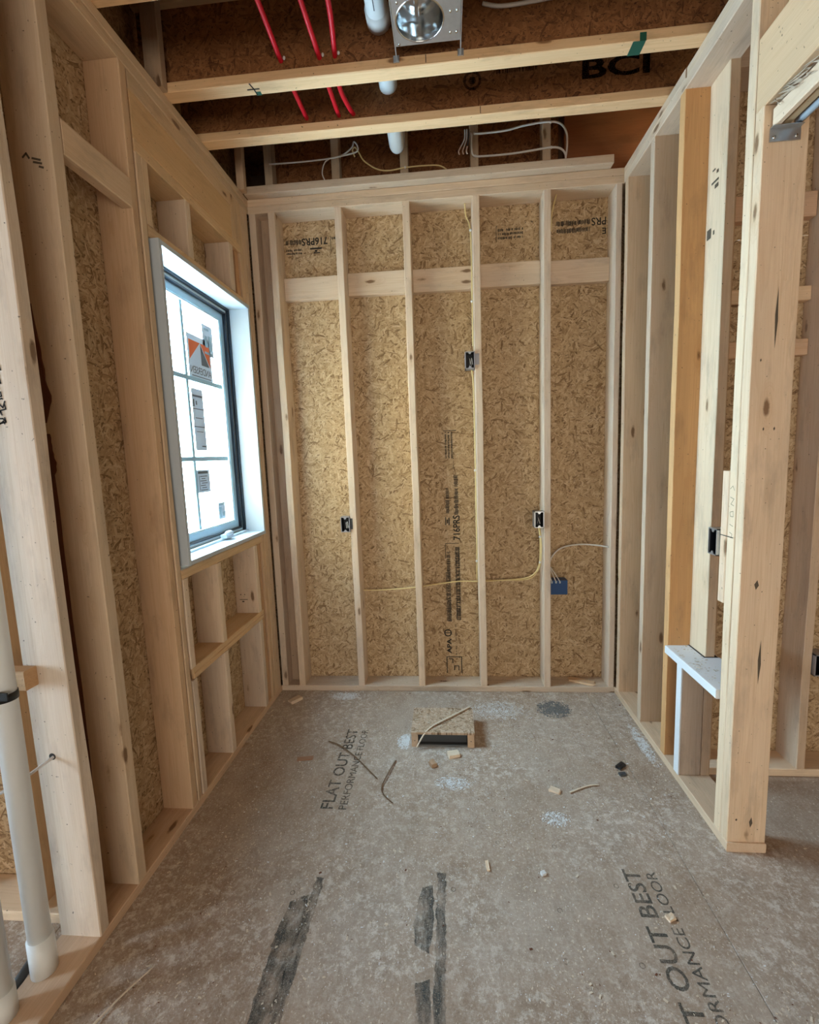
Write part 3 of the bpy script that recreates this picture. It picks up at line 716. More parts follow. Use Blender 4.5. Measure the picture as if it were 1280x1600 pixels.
panel('light_block_panel', (2.2135, 2.2245), (-0.619, 0.139), (0.0, 3.115), 'x', wr, 'ox')  # panel added to block outdoor light behind the right studs
board('light_block_board', (2.40, 2.42), (-0.608, 0.16), (3.0, DECK), 'y', wr, (0.3, 0.2, 0.14, 1))  # end board added to block sky light above the right wall
# dark shim of foam between flat stud and niche sill
board('foam_shim', (2.165, 2.225), (-0.810, -0.648), (0.6055, 0.6068), 'y', wr, (1, 1, 1, 1), 'black')
for (v, lst) in ((2.66, [(0.055, 0.02, 0.075, 0.026), (0.085, 0.0, 0.098, 0.012), (0.05, -0.03, 0.10, -0.022), (0.075, -0.055, 0.10, -0.04)]), (2.43, [(0.03, -0.01, 0.06, 0.03), (0.075, -0.005, 0.085, 0.012)])):
    marks('grade_stamp', lst, (2.1715, -0.655, v), (0, -1, 0), (0, 0, 1), 'ink_brown', wr)
# pencil notes on the scab and king stud
strokes('pencil_note', [[(0.005, 0.0), (0.02, 0.012), (0.03, -0.004)], [(0.008, -0.03), (0.03, -0.035), (0.012, -0.055), (0.03, -0.06)], [(0.01, -0.085), (0.028, -0.08), (0.03, -0.1), (0.012, -0.1), (0.01, -0.085)], [(0.01, -0.13), (0.03, -0.135)], [(0.012, -0.16), (0.028, -0.165), (0.022, -0.18)]], 0.0018, (XR-0.0006, -1.104, 1.39), (0, -1, 0), (0, 0, 1), 'ink_brown', wr)
marks('pencil_line', [(0, 0, 0.08, 0.003)], (XR-0.0026, -1.062, 1.212), (0, -1, 0), (0, 0, 1), 'ink', wr)
# checks and stains on the broad post face
def check(x, z, w, h, mat='ink_brown'):
    pts = [(x, -1.1886, z-h), (x+w/2, -1.1886, z-h*0.1), (x+w*0.2, -1.1886, z+h), (x-w*0.3, -1.1886, z+h*0.1)]
    mesh_obj('wood_check', pts, [(0, 1, 2, 3)], mat, wr, pts[0])
check(2.142, 1.965, 0.012, 0.10); check(2.150, 0.76, 0.014, 0.085)
check(2.152, 0.12, 0.016, 0.022); check(2.125, 1.05, 0.020, 0.018); check(2.100, 0.13, 0.010, 0.006)
check(2.12, 1.60, 0.007, 0.007); check(2.155, 1.60, 0.008, 0.007); check(2.10, 1.83, 0.006, 0.006)

# pocket-door track under the header
pt = empty('pocket_door_track', (2.14, -1.2, 2.507), None, 'galvanised bracket and pale wood track rails under the door header at upper right', 'track')
for (x, z, tn) in (((2.094, 2.114), (2.546, 2.600), (1.15, 1.1, 1.02, 1)), ((2.126, 2.150), (2.553, 2.590), (0.80, 0.80, 0.66, 1))):
    board('track_rail', x, (-2.7, -1.196), z, 'y', pt, tn)
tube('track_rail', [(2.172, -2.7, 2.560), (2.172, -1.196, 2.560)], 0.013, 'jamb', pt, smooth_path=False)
br = multi('bracket', [((2.090, 2.182), (-1.1925, -1.1895), (2.505, 2.545)), ((2.090, 2.182), (-1.208, -1.1925), (2.5435, 2.5455))], 'steel', pt)
for x in (2.102, 2.168):
    blob('screw_head', (x, -1.1935, 2.517), 0.006, 0.003, 0.006, 'can', br, 10, 6)
# splintered underside of the header: torn fibres
rr = random.Random(21); vs, fs = [], []
for k in range(150):
    y = -1.19-rr.random()**1.5*0.8; x = XR+rr.uniform(0.004, 0.10); L = rr.uniform(0.03, 0.13); w = rr.uniform(0.002, 0.007); z = 2.6168-rr.uniform(0, 0.002)
    b = len(vs); dz = -rr.uniform(0.005, 0.035)
    vs += [(x, y, z), (x+w, y, z), (x+w*0.8, y-L*0.6, z+dz), (x, y-L*0.6, z+dz*0.8), (x+w*0.5, y-L, z+dz*1.3)]
    fs += [(b, b+1, b+2, b+3), (b+3, b+2, b+4)]
o = mesh_obj('splintered_fibre', vs, fs, 'fibre', wr, (2.1, -1.4, 2.6)); o['kind'] = 'stuff'

# ================================================================== ROOM BEYOND, RIGHT
w2 = empty('wall_beyond_right', (2.9, -0.76, 0), 'structure', 'stud wall of the next room seen past the door post', 'wall')
def w2b(name, x, z, axis='z', y=(-0.76, -0.62), tint=None, **k): return board(name, x, y, z, axis, w2, tint, **k)
w2b('bottom_plate', (2.235, 4.98), (0, ZP), 'x', tint=(1.15, 1.12, 1.05, 1))
w2b('top_plate', (2.235, 4.98), (ZS, 3.115), 'x')
w2b('stud', (2.622, 2.660), (ZP, ZS), tint=(0.92, 0.86, 0.80, 1), jit=.003)
w2b('stud', (2.236, 2.276), (ZP, ZS), tint=(0.8, 0.66, 0.52, 1), y=(-0.70, -0.62))
for x in (3.03, 3.44, 3.84, 4.25): w2b('stud', (x, x+0.04), (ZP, ZS))
w2b('blocking', (2.662, 3.028), (1.085, 1.16), 'x', tint=(0.85, 0.72, 0.55, 1))
w2b('blocking', (2.277, 2.620), (2.50, 2.60), 'x', tint=(1.0, 0.82, 0.70, 1), y=(-0.665, -0.622))
w2b('blocking', (2.277, 2.620), (1.93, 2.0), 'x', tint=(0.95, 0.80, 0.68, 1), y=(-0.665, -0.622))
w2b('blocking', (2.277, 2.620), (2.16, 2.22), 'x', tint=(1.1, 1.0, 0.85, 1), y=(-0.665, -0.622))
panel('sheathing_panel', (2.215, 3.43), (-0.62, -0.609), (0, 2.44), 'y', w2, tint=(0.9, 0.8, 0.7, 1))
panel('sheathing_panel', (3.432, 4.98), (-0.62, -0.609), (0, 2.44), 'y', w2)
panel('sheathing_panel', (2.215, 4.98), (-0.62, -0.609), (2.442, DECK), 'y', w2)
ebr = empty('electrical_box', (2.665, -0.77, 0.60), None, 'dark electrical box on a stud in the room past the right post', 'electrical box', 'steel boxes')
def ebox(e, axis, lo, hi, rim='boxgrey', inside='navy', wires=0, seed=1):
    """open box; axis is the direction its mouth faces: '-y' or '-x'"""
    (x0, y0, z0), (x1, y1, z1) = lo, hi; t = 0.004
    if axis == '-y':
        multi('box_shell', [((x0, x0+t), (y0, y1), (z0, z1)), ((x1-t, x1), (y0, y1), (z0, z1)), ((x0, x1), (y0, y1), (z0, z0+t)), ((x0, x1), (y0, y1), (z1-t, z1)), ((x0, x1), (y1-t, y1), (z0, z1))], rim, e)
        multi('box_lining', [((x0+t, x0+t+.002), (y0+.004, y1-t), (z0+t, z1-t)), ((x1-t-.002, x1-t), (y0+.004, y1-t), (z0+t, z1-t)), ((x0+t, x1-t), (y1-t-.002, y1-t), (z0+t, z1-t)), ((x0+t, x1-t), (y0+.004, y1-t), (z0+t, z0+t+.002)), ((x0+t, x1-t), (y0+.004, y1-t), (z1-t-.002, z1-t))], inside, e)
        xm = (x0+x1)/2
        for zz, d in ((z1-t, -1), (z0+t, 1)):
            vs = [(xm-.010, y0, zz), (xm+.010, y0, zz), (xm+.004, y0, zz+d*.011), (xm-.004, y0, zz+d*.011)]
            vs += [(v[0], v[1]+.003, v[2]) for v in vs]
            mesh_obj('screw_lug', vs, [(0, 1, 2, 3), (7, 6, 5, 4), (0, 4, 5, 1), (1, 5, 6, 2), (2, 6, 7, 3), (3, 7, 4, 0)], rim, e, vs[0])
        for w in range(wires):
            rr = random.Random(seed*10+w); bx = x0+(x1-x0)*(0.5+0.18*w)
            tube('wire_end', [(bx, y1-.01, z0+.02), (bx+rr.uniform(-.006, .006), y0+.03, z0+.05+.01*w), (bx+rr.uniform(-.01, .01), y0+.012, z0+.06), (bx+.006, y0+.010, z0+.025)], 0.0018, 'white_cable', e, 6, 6)
    else:
        multi('box_shell', [((x0, x1), (y0, y0+t), (z0, z1)), ((x0, x1), (y1-t, y1), (z0, z1)), ((x0, x1), (y0, y1), (z0, z0+t)), ((x0, x1), (y0, y1), (z1-t, z1)), ((x1-t, x1), (y0, y1), (z0, z1))], rim, e)
        multi('box_lining', [((x0+.004, x1-t), (y0+t, y0+t+.002), (z0+t, z1-t)), ((x0+.004, x1-t), (y1-t-.002, y1-t), (z0+t, z1-t)), ((x1-t-.002, x1-t), (y0+t, y1-t), (z0+t, z1-t)), ((x0+.004, x1-t), (y0+t, y1-t), (z0+t, z0+t+.002)), ((x0+.004, x1-t), (y0+t, y1-t), (z1-t-.002, z1-t))], inside, e)
        ym = (y0+y1)/2
        for zz, d in ((z1-t, -1), (z0+t, 1)):
            vs = [(x0, ym-.010, zz), (x0, ym+.010, zz), (x0, ym+.004, zz+d*.011), (x0, ym-.004, zz+d*.011)]
            vs += [(v[0]+.003, v[1], v[2]) for v in vs]
            mesh_obj('screw_lug', vs, [(0, 1, 2, 3), (7, 6, 5, 4), (0, 4, 5, 1), (1, 5, 6, 2), (2, 6, 7, 3), (3, 7, 4, 0)], rim, e, vs[0])
ebox(ebr, '-y', (2.662, -0.772, 0.50), (2.722, -0.70, 0.60))

# ================================================================== ROOM BEYOND, LEFT
w3 = empty('wall_beyond_left', (-0.9, -1.59, 0), 'structure', 'stud wall beyond the pipes at the far left, turning off behind the corner stud', 'wall')
def w3b(name, x, z, axis='z', y=(-1.59, -1.45), tint=None, **k): return board(name, x, y, z, axis, w3, tint, **k)
w3b('bottom_plate', (-3.15, -0.275), (0, ZP), 'x', tint=(1.1, 1.05, 0.95, 1))
w3b('top_plate', (-3.15, -0.275), (ZS, 3.115), 'x')
for x in (-0.447, -0.853, -1.26, -1.67, -2.07): w3b('stud', (x, x+0.042), (ZP, ZS), tint=(1.0, 0.80, 0.58, 1) if x > -0.5 else None)
for (a, b) in ((-3.15, -1.52), (-1.518, -0.275)): panel('sheathing_panel', (a, b), (-1.449, -1.438), (0, DECK), 'y', w3, tint=(1, .9, .8, 1))
board('nailer_block', (-0.330, -0.215), (-1.700, -1.6565), (0.905, 0.965), 'x', wl, (0.95, 0.74, 0.52, 1))

# ================================================================== OUTER SHELL behind the camera
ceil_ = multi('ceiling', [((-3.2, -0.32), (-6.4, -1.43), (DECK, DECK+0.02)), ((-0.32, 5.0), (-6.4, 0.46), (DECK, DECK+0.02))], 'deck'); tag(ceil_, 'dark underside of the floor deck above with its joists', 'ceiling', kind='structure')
wk = multi('wall_rear', [((-3.2, -0.3), (-6.4, -6.3), (0, DECK)), ((3.3, 5.0), (-6.4, -6.3), (0, DECK)), ((-0.3, 3.3), (-6.4, -6.3), (0, 0.25)), ((-0.3, 3.3), (-6.4, -6.3), (2.05, DECK)), ((-0.3, 3.3), (-6.4, -6.35), (0.25, 2.05))], 'oy'); tag(wk, 'sheathed wall behind the camera', 'wall', kind='structure')
wk = multi('wall_far_left', [((-3.2, -3.15), (-6.4, -1.4), (0, 0.9)), ((-3.2, -3.15), (-6.4, -1.4), (2.0, DECK)), ((-3.2, -3.15), (-6.4, -3.3), (1.0, 2.0)), ((-3.2, -3.15), (-2.75, -1.4), (1.0, 2.0))], 'ox'); tag(wk, 'sheathed outer wall with an opening far to the left of the camera', 'wall', kind='structure')
wk = multi('wall_far_right', [((4.95, 5.0), (-6.4, -0.6), (0, DECK))], 'ox'); tag(wk, 'sheathed outer wall far to the right of the camera', 'wall', kind='structure')

# ================================================================== JOISTS
JZ0 = 3.118; FH = 0.040; FW = 0.064
def joist(yf, xe):
    """I-joist whose near flange face is at y=yf"""
    j = empty('i_joist', (1.0, yf+FW/2, JZ0)); j.parent = ceil_; j.location = Vector((1.0, yf+FW/2, JZ0)) - wloc(ceil_)
    ft = (0.86, 0.74, 0.55, 1)
    f0 = board('bottom_flange', (-0.235, xe), (yf, yf+FW), (JZ0, JZ0+FH), 'x', j, (1.12, 0.93, 0.68, 1), seg=8)
    board('top_flange', (-0.235, xe), (yf, yf+FW), (DECK-FH, DECK-0.0005), 'x', j, ft, seg=4)
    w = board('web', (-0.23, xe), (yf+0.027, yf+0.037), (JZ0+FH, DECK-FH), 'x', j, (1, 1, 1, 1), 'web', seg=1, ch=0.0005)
    return j, f0, w
J0 = joist(-1.255, 4.9)
J1 = joist(-0.820, 4.9)
J2 = joist(-0.510, 2.395)
# lettering and paint on the webs
yw = -0.510+0.0266
text('printed_lettering', 'BCI', 0.115, (1.690, yw, 3.245), (1, 0, 0), (0, 0, 1), 'web_ink', J2[0], width=0.30, bold=0.003)
ring_disc('printed_logo', (1.20, yw, 3.285), (1, 0, 0), (0, 0, 1), 0.030, 0.042, 'web_ink', J2[0])
blob('printed_logo', (1.20, yw+0.0005, 3.285), 0.018, 0.001, 0.018, 'web_ink', J2[0], 12, 6)
rr = random.Random(4)
marks('printed_marking', smudge_bars(rr, 0.20, 0.03, 1, 0.85), (1.30, yw, 3.30), (1, 0, 0), (0, 0, 1), 'web_ink', J2[0])
multi('paint_mark', [((1.800, 1.848), (-0.821, -0.7555), (JZ0-0.0006, JZ0)), ((1.825, 1.850), (-0.8206, -0.82), (JZ0, JZ0+0.03))], 'green', J1[0])
strokes('marker_cross', [[(0, 0.0), (0.05, 0.0)], [(0.02, 0.03), (0.028, 0.0), (0.03, -0.03)]], 0.006, (0.235, -0.79, JZ0-0.0002), (1, 0, 0), (0, -1, 0), 'ink', J1[0])
multi('paint_mark', [((0.262, 0.285), (-0.775, -0.7555), (JZ0-0.0006, JZ0))], 'green', J1[0])
marks('marker_line', [(0, 0, 0.003, 0.03)], (0.992, -0.8204, JZ0+0.006), (1, 0, 0), (0, 0, 1), 'ink', J1[0])
marks('marker_line', [(0, 0, 0.003, 0.03)], (1.232, -0.5104, JZ0+0.006), (1, 0, 0), (0, 0, 1), 'ink', J2[0])

# ================================================================== PIPES AND CABLES
# red tubing through the joists
redg = 'red tubes through the joists'
for i, (pts, lab) in enumerate((
    ([(0.372, -1.45, 3.300), (0.379, -1.0, 3.255), (0.388, -0.795, 3.212), (0.397, -0.62, 3.197), (0.402, -0.47, 3.196), (0.404, -0.36, 3.20)], 'leftmost of the three red plastic water tubes under the joists'),
    ([(0.525, -1.45, 3.300), (0.537, -1.0, 3.255), (0.552, -0.795, 3.208), (0.556, -0.62, 3.195), (0.560, -0.47, 3.194), (0.562, -0.36, 3.20)], 'middle of the three red plastic water tubes under the joists'),
    ([(0.645, -1.45, 3.300), (0.640, -1.0, 3.255), (0.618, -0.795, 3.208), (0.604, -0.70, 3.200), (0.606, -0.60, 3.195), (0.634, -0.47, 3.194), (0.672, -0.36, 3.20)], 'right of the three red plastic water tubes, bending at its far end'))):
    o = empty('red_water_tube', pts[0]); tag(o, lab, 'tube', redg)
    tube('tube', pts, 0.0105, 'red', o, 10, 10)
    for k in (2, 4 if i < 2 else 5):
        p = Vector(pts[k]); blob('clip', p+Vector((0.016, -0.004, 0.004)), 0.006, 0.004, 0.008, 'white_cable', o, 8, 6)
# white drain pipe through the joists, turning up at its end
wp = empty('white_drain_pipe', (0.808, -1.5, 3.306)); tag(wp, 'white plastic drain pipe running through the joists beside the light can', 'pipe')
el = [(0.808, -1.6, 3.306), (0.806, -0.8, 3.306), (0.803, -0.30, 3.302), (0.800, -0.09, 3.300)]
arc = [(0.800, -0.09+0.07*math.sin(a), 3.300+0.07-0.07*math.cos(a)) for a in (0.4, 0.8, 1.2, 1.57)]
tube('pipe_body', el+arc+[(0.800, -0.02, DECK-0.001)], 0.043, 'white_pvc', wp, 6, 20)
tube('pipe_collar', [(0.8065, -0.86, 3.306), (0.806, -0.80, 3.306)], 0.049, 'white_pvc', wp, 4, 20, False)
marks('print_line', [(0, 0, 0.6, 0.003)], (0.803, -1.5, 3.262), (0, 1, 0), (-1, 0, 0), 'dgrey', wp)
# recessed light housing
rl = empty('recessed_light_housing', (1.0, -0.965, 3.158)); tag(rl, 'galvanised recessed light frame with round can between the joists', 'light fixture')
cx, cy, zr = 0.978, -0.962, 3.160
vs, fs = [], []
n = 48; x0, x1, y0, y1 = 0.878, 1.130, -1.085, -0.862
for k in range(n):
    a = 2*math.pi*k/n; d = Vector((math.cos(a), math.sin(a)))
    tx = ((x1-cx) if d.x > 0 else (x0-cx))/d.x if abs(d.x) > 1e-6 else 1e9
    ty = ((y1-cy) if d.y > 0 else (y0-cy))/d.y if abs(d.y) > 1e-6 else 1e9
    t = min(tx, ty)
    vs += [(cx+d.x*0.090, cy+d.y*0.090, zr), (cx+d.x*t, cy+d.y*t, zr)]
for (X, Y) in ((x0, y0), (x1, y0), (x1, y1), (x0, y1)): vs.append((X, Y, zr))
def near(k):
    return None
for k in range(n):
    a = 2*k; b = 2*((k+1) % n); fs.append((a, b, b+1, a+1))
    p, q = vs[a+1], vs[b+1]
    if abs(p[0]-q[0]) > 1e-5 and abs(p[1]-q[1]) > 1e-5:
        ci = min(range(2*n, 2*n+4), key=lambda i: (Vector(vs[i])-(Vector(p)+Vector(q))/2).length)
        fs.append((a+1, b+1, ci))
mesh_obj('mounting_plate', vs, fs, 'steel', rl, (cx, cy, zr))
vs, fs = [], []
prof = [(0.092, 0.0), (0.088, -0.004), (0.086, 0.0), (0.084, 0.02), (0.083, 0.085), (0.066, 0.115), (0.03, 0.126), (0.004, 0.128)]
for (r, z) in prof:
    for k in range(40):
        a = 2*math.pi*k/40; vs.append((cx+r*math.cos(a), cy+r*math.sin(a), zr+z))
for i in range(len(prof)-1):
    for k in range(40):
        a = i*40+k; b = i*40+(k+1) % 40; fs.append((a, b, b+40, a+40))
mesh_obj('light_can', vs, fs, 'can', rl, (cx, cy, zr), True)
board('socket_bracket', (0.958, 0.974), (-1.02, -0.90), (3.225, 3.23), 'y', rl, (1, 1, 1, 1), 'can')
for X in (0.8745, 1.1335):
    multi('bar_hanger', [((X-0.002, X+0.002), (-1.19, -0.822), (3.160, 3.185)), ((X-0.012, X+0.012), (-0.8235, -0.8205), (3.135, 3.16))], 'steel', rl)
for (dx, dy) in ((1.092, -0.90), (1.116, -0.90), (1.092, -0.985), (1.116, -0.985), (0.892, -0.872), (0.90, -1.04)):
    blob('rivet', (dx, dy, zr-0.001), 0.0045, 0.0075, 0.003, 'can', rl, 8, 6)
# cable along the top right, above joist one
def cable(name, pts, r, mat, lab, group=None, staples=(), n=8, wires=1):
    e = empty(name, pts[0]); tag(e, lab, 'cable', group)
    tube('sheath', pts, r, mat, e, n, 8)
    for p in staples: 
        blob('staple', p, 0.008, 0.005, 0.008, 'white_cable', e, 8, 6)
    return e
yb = D6-0.012
cable('cable', [(1.225, -0.800, 3.33), (1.30, -0.801, 3.312), (1.45, -0.8, 3.318), (1.62, -0.8, 3.334), (1.80, -0.8, 3.36)], 0.007, 'white_cable', 'grey cable lying against the nearest joist web at top right')
# yellow cable across the middle of the back wall
cable('yellow_cable', [(0.452, 0.085, 0.672), (0.55, 0.09, 0.668), (0.70, 0.088, 0.676), (0.834, 0.08, 0.690), (0.95, 0.085, 0.706), (1.10, 0.088, 0.722), (1.24, 0.08, 0.722), (1.40, 0.085, 0.728), (1.53, 0.07, 0.745), (1.585, 0.05, 0.79), (1.606, 0.04, 0.86), (1.609, 0.035, 0.95), (1.606, 0.03, 1.03), (1.598, 0.035, 1.082)],
      0.0040, 'yellow', 'yellow cable running level through the studs and up to the right outlet box', staples=((1.606, 0.03, 0.855), (1.607, 0.028, 1.02)))
cable('yellow_cable', [(1.24, 0.095, 0.724), (1.40, 0.094, 0.722), (1.54, 0.075, 0.735), (1.592, 0.05, 0.79), (1.6125, 0.03, 0.87), (1.6135, 0.03, 1.0), (1.605, 0.035, 1.082)],
      0.0040, 'yellow', 'second yellow cable rising close beside the right back wall stud')
cable('yellow_cable', [(1.180, 0.075, ZS-0.001), (1.186, 0.07, 2.96), (1.204, 0.05, 2.90), (1.211, 0.035, 2.80), (1.211, 0.03, 2.5), (1.210, 0.03, 2.20)],
      0.0040, 'yellow', 'pale yellow cable stapled to the centre stud above the high box', staples=((1.209, 0.028, 2.86), (1.209, 0.028, 2.46)))
cable('yellow_cable', [(1.200, 0.04, 2.062), (1.208, 0.03, 1.98), (1.211, 0.03, 1.7), (1.211, 0.03, 1.2), (1.211, 0.03, 0.90), (1.209, 0.05, 0.80), (1.212, 0.085, 0.735)],
      0.0040, 'yellow', 'pale yellow cable hanging down the centre stud below the high box', staples=((1.209, 0.028, 1.45), (1.209, 0.028, 0.87)))
cable('yellow_cable', [(1.71, 0.06, ZS-0.001), (1.695, 0.05, 2.98), (1.676, 0.03, 2.90), (1.674, 0.03, 2.82)], 0.0040, 'yellow', 'short cable end beside the right back wall stud just under the top plate')
cable('white_cable', [(2.027, 0.03, 0.945), (1.95, 0.05, 0.955), (1.86, 0.08, 0.955), (1.76, 0.11, 0.93), (1.70, 0.12, 0.87), (1.682, 0.11, 0.80), (1.682, 0.09, 0.738)], 0.0048, 'white_cable', 'white cable arching from the right corner stud down to the blue box')
# wiring above the top plate
cable('yellow_cable', [(0.545, 0.004, 3.300), (0.535, -0.006, 3.330), (0.55, -0.004, 3.345), (0.572, 0.0, 3.315), (0.60, 0.0, 3.27), (0.67, 0.0, 3.222), (0.74, 0.0, 3.207), (0.838, 0.0, 3.215), (0.95, 0.01, 3.222), (1.05, 0.02, 3.215), (1.13, 0.05, 3.162)], 0.0040, 'yellow', 'yellow cable drooping between the short studs above the top plate', staples=((0.838, 0.0, 3.216),))
cable('white_cable', [(0.03, 0.0, 3.300), (0.20, 0.0, 3.297), (0.38, 0.0, 3.300), (0.47, 0.0, 3.312), (0.53, -0.004, 3.345), (0.545, -0.004, 3.375), (0.565, -0.004, 3.35), (0.555, -0.004, 3.32), (0.45, -0.002, 3.305)], 0.0042, 'white_cable', 'white cable strung level at the left above the top plate')
cable('white_cable', [(0.40, 0.0, 3.302), (0.365, 0.0, 3.28), (0.345, 0.01, 3.23), (0.36, 0.03, 3.19), (0.378, 0.05, 3.162)], 0.0035, 'white_cable', 'thin white cable curling down beside the second short stud')
cable('white_cable', [(1.236, 0.0, 3.360), (1.30, 0.0, 3.358), (1.42, 0.0, 3.362), (1.52, 0.0, 3.378), (1.645, 0.0, 3.386), (1.72, 0.02, 3.384), (1.758, 0.03, 3.34), (1.762, 0.03, 3.27), (1.755, 0.03, 3.21)], 0.0055, 'white_cable', 'upper of two white cables at the right above the top plate', staples=((1.240, 0.0, 3.361), (1.665, 0.002, 3.384)))
cable('white_cable', [(1.222, -0.004, 3.36), (1.222, -0.004, 3.28), (1.235, 0.0, 3.245), (1.30, 0.0, 3.238), (1.45, 0.0, 3.238), (1.60, 0.0, 3.248), (1.665, 0.0, 3.252), (1.72, 0.01, 3.248), (1.75, 0.02, 3.22), (1.752, 0.02, 3.162)], 0.0055, 'white_cable', 'lower of two white cables at the right above the top plate', staples=((1.243, 0.0, 3.243), (1.668, 0.0, 3.252)))
we = empty('stripped_wire_ends', (1.20, -0.01, 3.32)); tag(we, 'bundle of stripped wire ends dangling below the joist', 'wires')
for k, (dx, m) in enumerate(((-0.020, 'white_cable'), (-0.008, 'white_cable'), (0.003, 'dgrey'))):
    tube('wire', [(1.205+dx, -0.01, 3.38), (1.203+dx, -0.015, 3.33), (1.192+dx*1.6, -0.02, 3.285)], 0.0035, m, we, 6, 6)
    tube('bare_end', [(1.192+dx*1.6, -0.02, 3.285), (1.186+dx*1.9, -0.022, 3.262), (1.190+dx*1.9, -0.022, 3.245)], 0.0042, 'copper', we, 6, 6)

# electrical boxes on the back wall
e = empty('electrical_box', (1.19, 0, 2.06), None, 'small dark electrical box high on the centre stud of the back wall', 'electrical box', 'steel boxes')
ebox(e, '-y', (1.160, -0.012, 2.062), (1.2175, 0.06, 2.162), wires=2, seed=1)
multi('mounting_ear', [((1.2195, 1.245), (-0.0025, -0.0006), (2.085, 2.15))], 'boxgrey', e)
e = empty('electrical_box', (0.372, 0, 1.08), None, 'dark outlet box on the second stud from the left of the back wall', 'electrical box', 'steel boxes')
ebox(e, '-y', (0.346, -0.012, 1.083), (0.4045, 0.06, 1.181), wires=2, seed=2)
multi('mounting_ear', [((0.4068, 0.422), (-0.0025, -0.0006), (1.10, 1.17))], 'dgrey', e)
e = empty('electrical_box', (1.59, 0, 1.08), None, 'outlet box with steel side on the right stud, yellow cables entering below', 'electrical box', 'steel boxes')
ebox(e, '-y', (1.566, -0.014, 1.083), (1.6235, 0.06, 1.184), rim='steel', wires=1, seed=3)
e = empty('electrical_box', (2.10, -1.03, 1.12), None, 'grey electrical box facing the room beside the scab block on the right post', 'electrical box', 'steel boxes')
ebox(e, '-x', (2.058, -1.0575, 1.128), (2.125, -1.0, 1.232), rim='steel')
bb = empty('blue_box', (1.72, 0.05, 0.64)); tag(bb, 'blue plastic cable box low on the right back wall stud', 'electrical box')
multi('box_body', [((1.669, 1.780), (0.040, 0.046), (0.640, 0.733)), ((1.669, 1.673), (0.046, 0.11), (0.640, 0.733)), ((1.776, 1.780), (0.046, 0.11), (0.640, 0.733)), ((1.673, 1.776), (0.106, 0.11), (0.640, 0.733)), ((1.673, 1.776), (0.046, 0.106), (0.640, 0.644)), ((1.673, 1.776), (0.046, 0.106), (0.729, 0.733))], 'blue', bb)
for k, X in enumerate((1.682, 1.708, 1.732)):
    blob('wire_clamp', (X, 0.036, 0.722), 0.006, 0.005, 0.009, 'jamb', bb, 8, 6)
    tube('wire', [(X, 0.037, 0.725), (X-0.010-0.006*k, 0.05, 0.765), (1.678, 0.075, 0.80+0.008*k)], 0.0028, 'white_cable', bb, 6, 6)

# plumbing at far left
pp = empty('white_vent_pipe', (-0.222, -1.757, ZP)); tag(pp, 'white plastic pipe with black strap standing on the left bottom plate by the corner stud', 'pipe')
tube('pipe_body', [(-0.224, -1.757, 0.0385), (-0.219, -1.757, 3.03)], 0.030, 'white_pvc', pp, 4, 24, False)
tube('pipe_coupling', [(-0.2238, -1.757, 0.0386), (-0.2232, -1.757, 0.155)], 0.0345, 'white_pvc', pp, 4, 24, False)
tube('pipe_strap', [(-0.2225, -1.757, 0.912), (-0.2225, -1.757, 0.934)], 0.0325, 'black', pp, 4, 24, False)
multi('strap_tail', [((-0.222, -0.178), (-1.790, -1.786), (0.925, 0.947))], 'black', pp)
pp = empty('white_pipe_nearest', (-0.238, -1.875, ZP)); tag(pp, 'white plastic pipe on the left bottom plate, nearest the camera of the two', 'pipe')
tube('pipe_body', [(-0.238, -1.875, 0.0385), (-0.238, -1.875, 3.03)], 0.030, 'white_pvc', pp, 4, 24, False)
tube('pipe_coupling', [(-0.238, -1.875, 0.0386), (-0.238, -1.875, 0.12)], 0.034, 'white_pvc', pp, 4, 24, False)
e = empty('dark_conduit', (-0.33, -1.80, 0.03)); tag(e, 'dark grey conduit lying on the floor behind the left bottom plate', 'conduit')
tube('conduit_body', [(-0.318, -1.665, 0.0145), (-0.290, -1.82, 0.0145)], 0.014, 'dgrey', e, 4, 14, False)
cable('grey_cable', [(-0.202, -1.640, 0.668), (-0.208, -1.68, 0.662), (-0.262, -1.755, 0.632), (-0.35, -1.82, 0.600), (-0.45, -1.90, 0.56)], 0.0045, 'white_cable', 'grey cable passing through the hole in the left corner stud')
blobh = ring_disc('cable_hole', (-0.204, -1.6558, 0.668), (1, 0, 0), (0, 0, 1), 0.0, 0.011, 'ink', wl, 16)

# ================================================================== REGISTER BOX ON FLOOR
rg = empty('floor_register_box', (0.975, -0.46, 0.0)); tag(rg, 'low wooden box over the floor duct, strand board lid and dark slot', 'box')
board('lid', (0.806, 1.145), (-0.590, -0.345), (0.072, 0.085), 'x', rg, (0.82, 0.78, 0.74, 1), 'lid', seg=1, ch=0.001)
board('runner', (0.808, 0.842), (-0.588, -0.348), (0.0, 0.0715), 'y', rg, (0.86, 0.84, 0.82, 1))
board('runner', (1.107, 1.142), (-0.588, -0.348), (0.0, 0.0715), 'y', rg, (0.90, 0.82, 0.74, 1))
board('rear_runner', (0.843, 1.106), (-0.390, -0.350), (0.0, 0.0715), 'x', rg, (0.90, 0.82, 0.74, 1))
multi('duct_boot', [((0.845, 1.104), (-0.560, -0.556), (0.012, 0.071)), ((0.845, 1.104), (-0.578, -0.560), (0.0005, 0.012))], 'dgrey', rg)
multi('duct_lip', [((0.848, 1.10), (-0.562, -0.5605), (0.060, 0.064)), ((0.843, 1.106), (-0.584, -0.5785), (0.0, 0.009))], 'foil', rg)
for X in (0.825, 1.125): blob('nail_head', (X, -0.5885, 0.036), 0.003, 0.0015, 0.003, 'dgrey', rg, 8, 6)

